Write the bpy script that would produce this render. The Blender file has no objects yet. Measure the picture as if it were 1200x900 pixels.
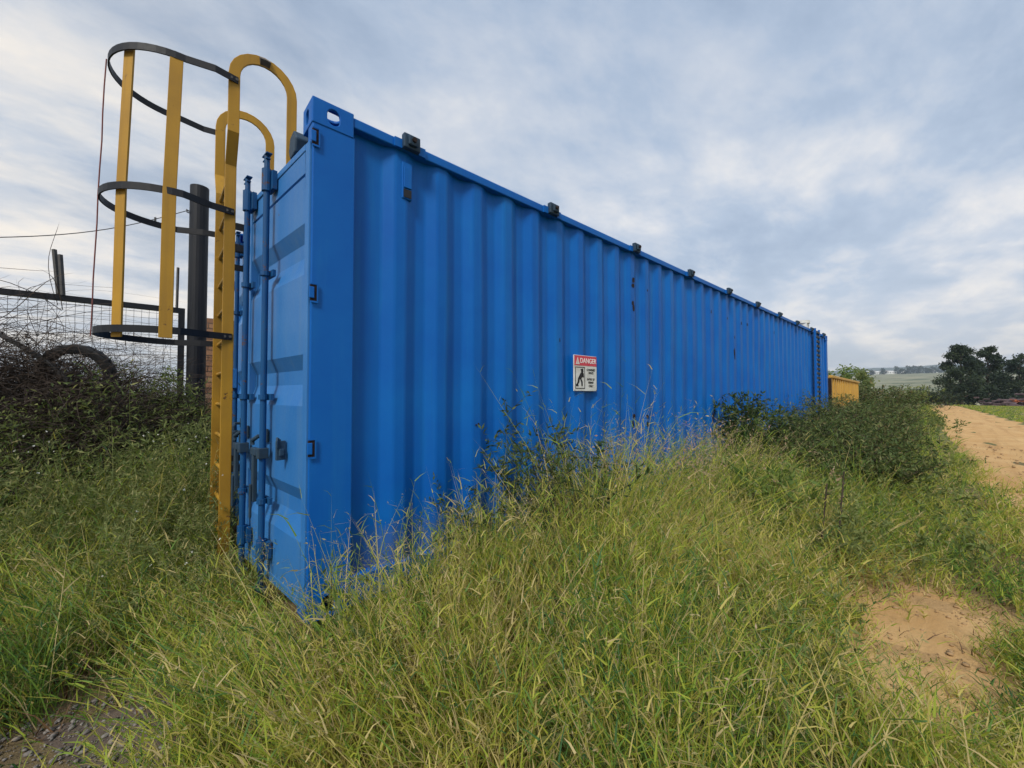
import bpy, bmesh, math, random
import numpy as np
from mathutils import Vector, Matrix

random.seed(7)
rng = np.random.default_rng(11)
R = math.radians
S = bpy.context.scene
COL = S.collection

# ------------------------------------------------------------------ camera
# World axes: X runs along the long side of the container, Y across it, Z up.
# The near right-hand bottom corner of the container stands over the origin.
CAM = Vector((-0.565, -2.10, 1.23))
YAW = R(47.86)
cam_data = bpy.data.cameras.new("camera")
cam_data.sensor_width = 36.0
cam_data.lens = 13.98
cam_data.clip_start = 0.02
cam_data.clip_end = 12000
cam = bpy.data.objects.new("camera", cam_data)
COL.objects.link(cam)
cam.location = CAM
cam.rotation_euler = (R(90 + 1.475), 0, YAW - R(90))
S.camera = cam
RIGHT = Vector((math.sin(YAW), -math.cos(YAW), 0))
FWD = Vector((math.cos(YAW), math.sin(YAW), 0))

# ------------------------------------------------------------------ light
SUN_EL, SUN_AZ = R(45), R(207)        # direction towards the sun, angle from +X
S.view_settings.view_transform = 'Standard'
S.view_settings.look = 'None'
S.view_settings.exposure = 1.12
S.view_settings.gamma = 1.0

w = bpy.data.worlds.new("World"); S.world = w; w.use_nodes = True
nt = w.node_tree; nt.nodes.clear()
def N(t, typ, **kw):
    n = t.nodes.new(typ)
    for k, v in kw.items(): setattr(n, k, v)
    return n
def mathn(t, op, a, b=None, clamp=False):
    n = N(t, 'ShaderNodeMath', operation=op); n.use_clamp = clamp
    for i, v in enumerate((a, b)):
        if v is None: continue
        if isinstance(v, (int, float)): n.inputs[i].default_value = v
        else: t.links.new(v, n.inputs[i])
    return n.outputs[0]
def mixc(t, fac, a, b, blend='MIX'):
    n = N(t, 'ShaderNodeMix', data_type='RGBA', blend_type=blend)
    for sock, v in ((n.inputs[0], fac), (n.inputs[6], a), (n.inputs[7], b)):
        if isinstance(v, (int, float)): sock.default_value = v
        elif isinstance(v, tuple): sock.default_value = (*v, 1) if len(v) == 3 else v
        else: t.links.new(v, sock)
    return n.outputs[2]
def noise(t, vec, scale, detail=4, rough=0.55, dist=0.0):
    n = N(t, 'ShaderNodeTexNoise')
    n.inputs['Scale'].default_value = scale; n.inputs['Detail'].default_value = detail
    n.inputs['Roughness'].default_value = rough; n.inputs['Distortion'].default_value = dist
    if vec is not None: t.links.new(vec, n.inputs['Vector'])
    return n.outputs['Fac']
def ramp(t, fac, stops, interp='LINEAR'):
    n = N(t, 'ShaderNodeValToRGB'); n.color_ramp.interpolation = interp
    el = n.color_ramp.elements
    while len(el) < len(stops): el.new(0.5)
    for e, (p, c) in zip(el, stops):
        e.position = p; e.color = (*c, 1) if len(c) == 3 else c
    t.links.new(fac, n.inputs[0]); return n.outputs[0]
def mapping(t, vec, scale=(1, 1, 1), rot=(0, 0, 0), loc=(0, 0, 0)):
    n = N(t, 'ShaderNodeMapping')
    n.inputs['Scale'].default_value = scale; n.inputs['Rotation'].default_value = rot
    n.inputs['Location'].default_value = loc
    t.links.new(vec, n.inputs['Vector']); return n.outputs[0]

tc = N(nt, 'ShaderNodeTexCoord')
sky = N(nt, 'ShaderNodeTexSky', sky_type='NISHITA')
sky.sun_disc = False; sky.sun_elevation = SUN_EL; sky.sun_rotation = R(90) - SUN_AZ
sky.air_density = 1.0; sky.dust_density = 2.0; sky.ozone_density = 1.5
sep = N(nt, 'ShaderNodeSeparateXYZ'); nt.links.new(tc.outputs['Generated'], sep.inputs[0])
zz = mathn(nt, 'MAXIMUM', sep.outputs[2], 0.0)
den = mathn(nt, 'ADD', zz, 0.16)
cx = mathn(nt, 'DIVIDE', sep.outputs[0], den); cy = mathn(nt, 'DIVIDE', sep.outputs[1], den)
comb = N(nt, 'ShaderNodeCombineXYZ'); nt.links.new(cx, comb.inputs[0]); nt.links.new(cy, comb.inputs[1])
cv = mapping(nt, comb.outputs[0], scale=(0.85, 1.25, 1), rot=(0, 0, R(14)), loc=(3.1, 1.7, 0))
n1 = noise(nt, cv, 0.85, 8, 0.58, 0.25)
n2 = noise(nt, mapping(nt, comb.outputs[0], scale=(1.0, 1.5, 1), rot=(0, 0, R(-12)), loc=(7.3, 4.4, 0)), 2.1, 8, 0.62, 0.2)
n3 = noise(nt, mapping(nt, comb.outputs[0], loc=(1.3, 9.4, 0)), 0.32, 3, 0.5)
# a broken cloud sheet: grey-blue bellies, paler thin parts, a few cream gaps
body = mathn(nt, 'ADD', mathn(nt, 'MULTIPLY', n1, 0.55), mathn(nt, 'ADD', mathn(nt, 'MULTIPLY', n2, 0.3), mathn(nt, 'MULTIPLY', n3, 0.25)))
cloud = ramp(nt, body, [(0.38, (1.9, 2.4, 3.15)), (0.46, (2.5, 3.1, 4.0)), (0.53, (3.2, 3.8, 4.7)), (0.59, (4.2, 4.55, 5.15)), (0.67, (6.3, 6.1, 5.9))])
hz = mathn(nt, 'POWER', mathn(nt, 'SUBTRACT', 1.0, zz, True), 7.0)
cloud = mixc(nt, mathn(nt, 'MULTIPLY', hz, 0.75), cloud, (4.9, 4.55, 4.25))
warm = mathn(nt, 'MULTIPLY', mathn(nt, 'POWER', mathn(nt, 'SUBTRACT', 1.0, zz, True), 2.6), ramp(nt, mathn(nt, 'ADD', mathn(nt, 'MULTIPLY', n2, 0.6), mathn(nt, 'MULTIPLY', n1, 0.4)), [(0.47, (0, 0, 0)), (0.68, (1, 1, 1))]))
cloud = mixc(nt, mathn(nt, 'MULTIPLY', warm, 0.9), cloud, (7.4, 6.6, 5.6))
# thinner, cream-lit cloud low beyond the fence
dp = N(nt, 'ShaderNodeVectorMath', operation='DOT_PRODUCT'); nt.links.new(tc.outputs['Generated'], dp.inputs[0]); dp.inputs[1].default_value = (-0.125, 0.943, 0.308)
lobe = mathn(nt, 'POWER', mathn(nt, 'MAXIMUM', dp.outputs['Value'], 0.0), 9.0)
thin = ramp(nt, mathn(nt, 'ADD', mathn(nt, 'MULTIPLY', n2, 0.65), mathn(nt, 'MULTIPLY', n1, 0.35)), [(0.40, (0.15, 0.15, 0.15)), (0.62, (1, 1, 1))])
cloud = mixc(nt, mathn(nt, 'MULTIPLY', mathn(nt, 'MULTIPLY', lobe, thin), 0.75), cloud, (7.4, 6.5, 5.3))
cloud = mixc(nt, 1.0, cloud, ramp(nt, zz, [(0.15, (1, 1, 1)), (0.75, (0.80, 0.83, 0.87))]), 'MULTIPLY')      # the sheet is thicker, greyer overhead
cover = ramp(nt, n1, [(0.25, (0.82, 0.82, 0.82)), (0.5, (0.94, 0.94, 0.94))])
skyc = mixc(nt, cover, sky.outputs[0], cloud)
bg = N(nt, 'ShaderNodeBackground'); bg.inputs['Strength'].default_value = 0.078
nt.links.new(skyc, bg.inputs['Color'])
wo = N(nt, 'ShaderNodeOutputWorld'); nt.links.new(bg.outputs[0], wo.inputs['Surface'])

sl = bpy.data.lights.new("sun", 'SUN'); sl.energy = 1.5; sl.angle = R(14); sl.color = (1.0, 0.94, 0.84)
sun = bpy.data.objects.new("sun", sl); COL.objects.link(sun)
sd = Vector((math.cos(SUN_EL) * math.cos(SUN_AZ), math.cos(SUN_EL) * math.sin(SUN_AZ), math.sin(SUN_EL)))
sun.rotation_euler = sd.to_track_quat('Z', 'Y').to_euler()
sun.location = sd * 50

# ------------------------------------------------------------------ helpers
def tag(o, label=None, cat=None, group=None, kind=None):
    if label: o['label'] = label
    if cat: o['category'] = cat
    if group: o['group'] = group
    if kind: o['kind'] = kind
    return o
def empty(name, loc=(0, 0, 0), rz=0.0, parent=None):
    o = bpy.data.objects.new(name, None); COL.objects.link(o)
    o.empty_display_size = 0.1
    o.location = loc; o.rotation_euler = (0, 0, rz); o.parent = parent
    return o
def link(name, me, mat, parent=None, loc=None, rot=None, smooth=False, bevel=0.0):
    o = bpy.data.objects.new(name, me); COL.objects.link(o)
    if mat is not None and not me.materials: me.materials.append(mat)
    if parent is not None: o.parent = parent
    if loc is not None: o.location = loc
    if rot is not None: o.rotation_euler = rot
    if smooth:
        me.polygons.foreach_set('use_smooth', [True] * len(me.polygons))
    if bevel:
        m = o.modifiers.new('bevel', 'BEVEL'); m.width = bevel; m.segments = 2; m.limit_method = 'ANGLE'; m.angle_limit = R(40)
    return o

class MB:
    def __init__(s): s.v = []; s.f = []
    def add(s, vs, fs):
        b = len(s.v); s.v += [tuple(p) for p in vs]; s.f += [tuple(i + b for i in f) for f in fs]
        return s
    def box(s, x0, x1, y0, y1, z0, z1):
        return s.add([(x0, y0, z0), (x1, y0, z0), (x1, y1, z0), (x0, y1, z0), (x0, y0, z1), (x1, y0, z1), (x1, y1, z1), (x0, y1, z1)],
                     [(3, 2, 1, 0), (4, 5, 6, 7), (0, 1, 5, 4), (1, 2, 6, 5), (2, 3, 7, 6), (3, 0, 4, 7)])
    def xbox(s, M, sx, sy, sz):
        """box of full size sx,sy,sz centred on matrix M"""
        b = MB().box(-sx / 2, sx / 2, -sy / 2, sy / 2, -sz / 2, sz / 2)
        return s.add([M @ Vector(p) for p in b.v], b.f)
    def prism(s, poly, fn, d0, d1):
        """poly: 2D outline (ccw); fn(u, v, d) -> 3D point"""
        n = len(poly)
        vs = [fn(u, v, d0) for u, v in poly] + [fn(u, v, d1) for u, v in poly]
        fs = [tuple(range(n))[::-1], tuple(range(n, 2 * n))] + [(i, (i + 1) % n, n + (i + 1) % n, n + i) for i in range(n)]
        return s.add(vs, fs)
    def tube(s, pts, r, n=8, r1=None, cap=True):
        pts = [Vector(p) for p in pts]; m = len(pts)
        rs = r if isinstance(r, (list, tuple)) else [r + ((r1 if r1 is not None else r) - r) * i / (m - 1) for i in range(m)]
        t0 = (pts[1] - pts[0]).normalized()
        ref = Vector((0, 0, 1)) if abs(t0.z) < 0.9 else Vector((1, 0, 0))
        a = t0.cross(ref).normalized(); vs = []
        for i, p in enumerate(pts):
            t = (pts[min(i + 1, m - 1)] - pts[max(i - 1, 0)]).normalized()
            a = (a - t * a.dot(t)).normalized(); b = t.cross(a)
            for k in range(n):
                q = 2 * math.pi * k / n
                vs.append(p + (a * math.cos(q) + b * math.sin(q)) * rs[i])
        fs = [(i * n + k, i * n + (k + 1) % n, (i + 1) * n + (k + 1) % n, (i + 1) * n + k) for i in range(m - 1) for k in range(n)]
        if cap: fs += [tuple(range(n))[::-1], tuple(range((m - 1) * n, m * n))]
        return s.add(vs, fs)
    def strip(s, pts, wid, thick):
        """flat bar bent along pts; wid(i) the broad direction (unit vec, half-size included), thick(i) the thin one"""
        m = len(pts); vs = []
        for i, p in enumerate(pts):
            p = Vector(p); a = wid(i); b = thick(i)
            vs += [p - a - b, p + a - b, p + a + b, p - a + b]
        fs = [(i * 4 + k, i * 4 + (k + 1) % 4, i * 4 + 4 + (k + 1) % 4, i * 4 + 4 + k) for i in range(m - 1) for k in range(4)]
        fs += [(3, 2, 1, 0), tuple(range(4 * m - 4, 4 * m))]
        return s.add(vs, fs)
    def mesh(s, name):
        me = bpy.data.meshes.new(name); me.from_pydata(s.v, [], s.f)
        bm = bmesh.new(); bm.from_mesh(me); bmesh.ops.recalc_face_normals(bm, faces=bm.faces); bm.to_mesh(me); bm.free()
        return me
    def build(s, name, mat, parent=None, **kw):
        return link(name, s.mesh(name), mat, parent, **kw)

def trimesh(name, V, T, mat, tint=None, parent=None, kind=None, loc=None):
    V = np.asarray(V, np.float32); T = np.asarray(T, np.int32)
    me = bpy.data.meshes.new(name)
    me.vertices.add(len(V)); me.vertices.foreach_set('co', V.ravel())
    me.loops.add(T.size); me.loops.foreach_set('vertex_index', T.ravel())
    me.polygons.add(len(T)); me.polygons.foreach_set('loop_start', np.arange(0, T.size, 3, dtype=np.int32))
    me.polygons.foreach_set('loop_total', np.full(len(T), 3, np.int32))
    if tint is not None:
        a = me.attributes.new('tint', 'FLOAT', 'POINT'); a.data.foreach_set('value', np.asarray(tint, np.float32))
    me.update(); me.validate()
    o = link(name, me, mat, parent, loc=loc)
    if kind: o['kind'] = kind
    return o

class Veg:
    """collects ribbons (blades, stems, twigs) and leaves as triangles"""
    def __init__(s): s.V = []; s.T = []; s.C = []; s.n = 0
    def _push(s, V, T, C):
        s.V.append(V.reshape(-1, 3)); s.T.append(T.reshape(-1, 3) + s.n); s.C.append(C.ravel()); s.n += V.reshape(-1, 3).shape[0]
    def ribbons(s, base, d, L, W, bend, tint, nseg=3, taper=0.8, bend2=None):
        base = np.asarray(base, float); n = len(base)
        d = d / np.linalg.norm(d, axis=1, keepdims=True)
        rv = rng.normal(size=(n, 3)); side = np.cross(d, rv); side /= np.linalg.norm(side, axis=1, keepdims=True) + 1e-9
        ts = np.linspace(0, 1, nseg + 1); P = []
        for t in ts:
            c = base + d * (L * t)[:, None] + bend * (L * t * t)[:, None]
            if bend2 is not None: c = c + bend2 * (L * math.sin(t * 5.0) * 0.25)[:, None]
            P.append(c)
        V = np.empty((n, 2 * nseg + 1, 3))
        for i in range(nseg):
            wv = (W * 0.5 * (1 - ts[i]) ** taper if i else W * 0.4)[:, None] * side
            V[:, 2 * i] = P[i] - wv; V[:, 2 * i + 1] = P[i] + wv
        V[:, 2 * nseg] = P[nseg]
        tri = []
        for i in range(nseg - 1):
            tri += [(2 * i, 2 * i + 1, 2 * i + 3), (2 * i, 2 * i + 3, 2 * i + 2)]
        tri.append((2 * nseg - 2, 2 * nseg - 1, 2 * nseg))
        T = np.array(tri)[None] + (np.arange(n) * (2 * nseg + 1))[:, None, None]
        s._push(V, T, np.repeat(tint, 2 * nseg + 1))
        return P
    def leaves(s, p, d, L, W, tint):
        p = np.asarray(p, float); n = len(p)
        d = d / (np.linalg.norm(d, axis=1, keepdims=True) + 1e-9)
        side = np.cross(d, rng.normal(size=(n, 3))); side /= np.linalg.norm(side, axis=1, keepdims=True) + 1e-9
        up = np.cross(side, d)
        V = np.empty((n, 4, 3)); m = p + d * (L * 0.45)[:, None]
        V[:, 0] = p; V[:, 1] = m + side * (W * 0.5)[:, None]; V[:, 3] = m - side * (W * 0.5)[:, None]
        V[:, 2] = p + d * L[:, None] - up * (L * 0.18)[:, None]
        T = np.array([(0, 1, 2), (0, 2, 3)])[None] + (np.arange(n) * 4)[:, None, None]
        s._push(V, T, np.repeat(tint, 4))
    def build(s, name, mat, parent=None, kind=None, loc=None):
        if not s.V: return None
        V = np.concatenate(s.V)
        if loc is not None: V = V - np.array(loc)[None] if parent is None else V
        return trimesh(name, V, np.concatenate(s.T), mat, np.concatenate(s.C), parent, kind, loc)

# ------------------------------------------------------------------ materials
MATS = {}
def principled(name):
    m = bpy.data.materials.new(name); m.use_nodes = True
    t = m.node_tree; b = t.nodes['Principled BSDF']
    return m, t, b
def paint(name, base, alt, rough=0.42, rust=0.0, fade=None, scale=1.0, spec=0.5, streak=0.35, edge=None):
    m, t, b = principled(name)
    co = N(t, 'ShaderNodeTexCoord').outputs['Object']
    geo = N(t, 'ShaderNodeNewGeometry').outputs['Position']
    n = noise(t, geo, 2.2 * scale, 6, 0.6)
    c = mixc(t, ramp(t, n, [(0.35, (0, 0, 0)), (0.68, (1, 1, 1))]), base, alt)
    st = noise(t, mapping(t, geo, scale=(14 * scale, 14 * scale, 0.7)), 1.0, 5, 0.65)
    c = mixc(t, mathn(t, 'MULTIPLY', ramp(t, st, [(0.5, (0, 0, 0)), (0.75, (1, 1, 1))]), streak), c, fade or alt)
    fine = noise(t, geo, 60 * scale, 4, 0.7)
    if name == 'panel_blue_paint':
        sz = N(t, 'ShaderNodeSeparateXYZ'); t.links.new(geo, sz.inputs[0])
        mud = ramp(t, mathn(t, 'ADD', sz.outputs[2], mathn(t, 'MULTIPLY', noise(t, geo, 3.5, 7, 0.7), 0.5)), [(0.45, (1, 1, 1)), (0.75, (0, 0, 0))])
        c = mixc(t, mathn(t, 'MULTIPLY', mud, 0.4), c, (0.16, 0.13, 0.10))
        drip = noise(t, mapping(t, geo, scale=(26, 1, 0.35)), 1.0, 6, 0.75)
        c = mixc(t, mathn(t, 'MULTIPLY', ramp(t, drip, [(0.60, (0, 0, 0)), (0.78, (1, 1, 1))]), 0.35), c, (0.02, 0.08, 0.20))
        sp_ = noise(t, geo, 17, 8, 0.8)
        c = mixc(t, ramp(t, sp_, [(0.70, (0, 0, 0)), (0.735, (1, 1, 1))]), c, (0.10, 0.26, 0.48))
    if edge:      # chalky, rubbed paint on the outer folds
        pt = N(t, 'ShaderNodeNewGeometry').outputs['Pointiness']
        ef = mathn(t, 'MULTIPLY', ramp(t, pt, [(0.505, (0, 0, 0)), (0.54, (1, 1, 1))]), mathn(t, 'ADD', mathn(t, 'MULTIPLY', noise(t, geo, 9, 5, 0.7), 1.3), -0.1, True))
        c = mixc(t, ef, c, edge)
    if rust:
        rn = mathn(t, 'ADD', mathn(t, 'MULTIPLY', noise(t, geo, 5.5 * scale, 8, 0.7), 0.65), mathn(t, 'MULTIPLY', noise(t, geo, 38 * scale, 5, 0.7), 0.35))
        rf = ramp(t, rn, [(0.68 - 0.12 * rust, (0, 0, 0)), (0.71 - 0.12 * rust, (1, 1, 1))])
        rc = mixc(t, fine, (0.035, 0.018, 0.012), (0.16, 0.07, 0.03))
        c = mixc(t, rf, c, rc)
    t.links.new(c, b.inputs['Base Color'])
    r = mathn(t, 'ADD', mathn(t, 'MULTIPLY', fine, 0.22), rough - 0.1)
    t.links.new(r, b.inputs['Roughness'])
    b.inputs['Specular IOR Level'].default_value = spec
    bp = N(t, 'ShaderNodeBump'); bp.inputs['Strength'].default_value = 0.12; bp.inputs['Distance'].default_value = 0.004
    t.links.new(mathn(t, 'ADD', fine, mathn(t, 'MULTIPLY', n, 2.0)), bp.inputs['Height']); t.links.new(bp.outputs[0], b.inputs['Normal'])
    MATS[name] = m; return m
M_BLUE = paint('blue_paint', (0.001, 0.094, 0.40), (0.003, 0.12, 0.44), 0.5, 0.12, (0.012, 0.15, 0.42), streak=0.5, spec=0.22)
M_PANEL = paint('panel_blue_paint', (0.001, 0.098, 0.41), (0.002, 0.125, 0.45), 0.46, 0.12, (0.008, 0.17, 0.45), streak=0.5, spec=0.22)
M_DOOR = paint('door_blue_paint', (0.02, 0.145, 0.42), (0.04, 0.18, 0.45), 0.45, 0.25, (0.075, 0.19, 0.38), streak=0.55, spec=0.35)
M_ROD = paint('lock_gear_blue_paint', (0.003, 0.06, 0.19), (0.008, 0.075, 0.20), 0.55, 0.85, (0.035, 0.055, 0.075), 2.0, spec=0.25, streak=0.6)
M_YEL = paint('yellow_paint', (0.43, 0.235, 0.022), (0.34, 0.185, 0.022), 0.55, 0.6, (0.24, 0.135, 0.03), 1.5, spec=0.3, streak=0.5)
M_BLK = paint('black_paint', (0.008, 0.010, 0.015), (0.014, 0.015, 0.019), 0.55, 0.1, (0.03, 0.03, 0.03), spec=0.3)
M_SKIP = paint('skip_yellow_paint', (0.58, 0.33, 0.05), (0.48, 0.27, 0.045), 0.55, 0.5, (0.34, 0.2, 0.06))
M_SOCK = paint('socket_grey_paint', (0.022, 0.055, 0.10), (0.02, 0.04, 0.06), 0.6, 0.6, (0.05, 0.05, 0.05), 3.0, spec=0.3)
def plain(name, c1, c2, rough=0.8, scale=10, spec=0.3, bump=0.0):
    m, t, b = principled(name)
    geo = N(t, 'ShaderNodeNewGeometry').outputs['Position']
    n = noise(t, geo, scale, 6, 0.65)
    t.links.new(mixc(t, ramp(t, n, [(0.3, (0, 0, 0)), (0.7, (1, 1, 1))]), c1, c2), b.inputs['Base Color'])
    b.inputs['Roughness'].default_value = rough; b.inputs['Specular IOR Level'].default_value = spec
    if bump:
        bp = N(t, 'ShaderNodeBump'); bp.inputs['Strength'].default_value = bump; bp.inputs['Distance'].default_value = 0.01
        t.links.new(n, bp.inputs['Height']); t.links.new(bp.outputs[0], b.inputs['Normal'])
    MATS[name] = m; return m
M_RUST = plain('rust', (0.008, 0.007, 0.009), (0.035, 0.02, 0.016), 0.9, 60)
M_RUBBER = plain('rubber', (0.016, 0.016, 0.017), (0.03, 0.03, 0.03), 0.75, 30, bump=0.3)
M_STEEL = plain('weathered_steel', (0.05, 0.055, 0.06), (0.10, 0.09, 0.08), 0.6, 25)
M_ROPE = plain('red_rope', (0.16, 0.05, 0.045), (0.25, 0.10, 0.09), 0.8, 80)
M_WIRE = plain('wire', (0.06, 0.06, 0.065), (0.12, 0.11, 0.10), 0.55, 50)
M_TWIG = plain('dry_twig', (0.035, 0.026, 0.02), (0.075, 0.055, 0.042), 0.9, 12)
M_BARK = plain('bark', (0.06, 0.045, 0.035), (0.13, 0.10, 0.08), 0.9, 15, bump=0.6)
M_MORTAR = plain('mortar', (0.25, 0.21, 0.17), (0.34, 0.30, 0.25), 0.95, 30, bump=0.4)
M_WHITE = plain('sign_white', (0.50, 0.50, 0.46), (0.72, 0.73, 0.71), 0.5, 12)
M_RED = plain('sign_red', (0.50, 0.035, 0.06), (0.62, 0.08, 0.11), 0.5, 14)
M_INK = plain('sign_black', (0.012, 0.012, 0.015), (0.02, 0.02, 0.022), 0.5, 30)
M_STONE = plain('grey_stone', (0.13, 0.12, 0.115), (0.25, 0.23, 0.215), 0.9, 25, bump=0.4)
M_ORANGE = plain('orange_sheet', (0.42, 0.11, 0.035), (0.30, 0.09, 0.04), 0.7, 4)
M_SCRAP = plain('scrap_metal', (0.035, 0.025, 0.03), (0.15, 0.10, 0.10), 0.8, 1.5)
M_HOUSE = plain('white_wall', (0.66, 0.66, 0.63), (0.76, 0.75, 0.72), 0.8, 0.2)
M_ROOF = plain('far_roof', (0.30, 0.25, 0.23), (0.48, 0.45, 0.43), 0.8, 0.1)
M_GLASS = plain('far_window', (0.03, 0.04, 0.05), (0.05, 0.06, 0.07), 0.2, 0.3)
M_BRICK = None
def brickmat():
    m, t, b = principled('brick')
    info = N(t, 'ShaderNodeObjectInfo').outputs['Random']
    geo = N(t, 'ShaderNodeNewGeometry').outputs['Position']
    c = ramp(t, info, [(0.0, (0.20, 0.085, 0.045)), (0.45, (0.33, 0.15, 0.075)), (0.8, (0.42, 0.22, 0.11)), (1.0, (0.27, 0.17, 0.12))])
    n = noise(t, geo, 40, 6, 0.7)
    c = mixc(t, mathn(t, 'MULTIPLY', n, 0.6), c, (0.36, 0.24, 0.15), 'MIX')
    t.links.new(c, b.inputs['Base Color']); b.inputs['Roughness'].default_value = 0.9
    bp = N(t, 'ShaderNodeBump'); bp.inputs['Strength'].default_value = 0.5; bp.inputs['Distance'].default_value = 0.006
    t.links.new(n, bp.inputs['Height']); t.links.new(bp.outputs[0], b.inputs['Normal'])
    return m
M_BRICK = brickmat()
def leafmat(name, stops, trans=0.3, rough=0.6):
    m, t, b = principled(name)
    a = N(t, 'ShaderNodeAttribute', attribute_name='tint').outputs['Fac']
    c = ramp(t, a, stops)
    t.links.new(c, b.inputs['Base Color']); b.inputs['Roughness'].default_value = rough
    b.inputs['Specular IOR Level'].default_value = 0.25
    tr = N(t, 'ShaderNodeBsdfTranslucent'); t.links.new(mixc(t, 1.0, c, (1.0, 1.0, 0.7), 'MULTIPLY'), tr.inputs['Color'])
    mx = N(t, 'ShaderNodeMixShader'); mx.inputs[0].default_value = trans
    t.links.new(b.outputs[0], mx.inputs[1]); t.links.new(tr.outputs[0], mx.inputs[2])
    t.links.new(mx.outputs[0], t.nodes['Material Output'].inputs['Surface'])
    return m
GREEN = [(0.0, (0.055, 0.14, 0.05)), (0.28, (0.17, 0.29, 0.045)), (0.5, (0.38, 0.43, 0.05)), (0.72, (0.54, 0.46, 0.12)), (1.0, (0.60, 0.48, 0.25))]
M_GRASS = leafmat('grass_blade', GREEN, 0.4)
M_SEED = leafmat('seed_head', [(0.0, (0.28, 0.27, 0.10)), (0.5, (0.42, 0.36, 0.18)), (0.8, (0.50, 0.37, 0.25)), (1.0, (0.46, 0.28, 0.21))], 0.35)
M_WEED = leafmat('weed_leaf', [(0.0, (0.08, 0.125, 0.04)), (0.5, (0.16, 0.205, 0.065)), (0.85, (0.27, 0.29, 0.10)), (1.0, (0.38, 0.34, 0.16))], 0.4)
M_DARK = leafmat('dark_leaf', [(0.0, (0.05, 0.08, 0.03)), (0.5, (0.10, 0.125, 0.045)), (0.8, (0.15, 0.125, 0.06)), (1.0, (0.20, 0.14, 0.10))], 0.25)
M_LIME = leafmat('pale_leaf', [(0.0, (0.09, 0.16, 0.035)), (0.6, (0.17, 0.24, 0.06)), (1.0, (0.28, 0.30, 0.10))], 0.4)
M_TREE = leafmat('tree_leaf', [(0.0, (0.014, 0.028, 0.018)), (0.6, (0.034, 0.055, 0.028)), (1.0, (0.07, 0.095, 0.045))], 0.2)
M_PETAL = leafmat('petal', [(0.0, (0.75, 0.75, 0.70)), (1.0, (0.82, 0.82, 0.78))], 0.2)

# ------------------------------------------------------------------ terrain
def smooth(a, b, x): 
    t = np.clip((x - a) / (b - a), 0, 1); return t * t * (3 - 2 * t)
def wob(x, y, k=1.0, seed=0.0):
    return (np.sin(x * 1.9 * k + 1.3 + seed) * np.cos(y * 2.3 * k - 0.7 + seed * 2) + 0.6 * np.sin(x * 4.1 * k - y * 3.3 * k + 2.1 + seed) + 0.35 * np.sin(7.3 * k * x + 6.1 * k * y + seed)) / 1.95
def terrain(x, y):
    x = np.asarray(x, float); y = np.asarray(y, float)
    r = np.hypot(x - CAM.x, y - CAM.y)
    z = 0.035 * wob(x, y, 0.7) * (1 - smooth(6, 14, r))
    side = smooth(-0.15, 0.35, ((x - CAM.x) * RIGHT.x + (y - CAM.y) * RIGHT.y) / np.maximum(r, 1e-6))
    z = z + 52.0 * side * smooth(150, 1500, r) - 1.2 * smooth(60, 110, r) * (1 - smooth(150, 400, r))
    z = z + 20 * side * smooth(1500, 2600, r)
    return z
def road_edges(x):
    x = np.asarray(x, float)
    left = -2.5 + 0.044 * (x - 5) - 1.3 * np.clip((6.0 - x) / 4.0, 0, 1) ** 1.6
    right = left - 2.5 - 0.5 * np.clip((14 - x) / 14, 0, 1)
    return left, right
def in_patch(x, y):      # the worn sandy patch beside the track, >1 inside
    a = np.hypot((x - 2.25 + 0.5 * (y + 2.0)) / 0.76, (y + 1.97) / 0.30) + 0.26 * wob(x, y, 3.4, 3.0)
    return a
def in_gravel(x, y):     # bare gravel in front of the doors
    return np.hypot((x + 0.96) / 0.54, (y + 0.25) / 0.44) + 0.15 * wob(x, y, 2.5, 1.0)

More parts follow.
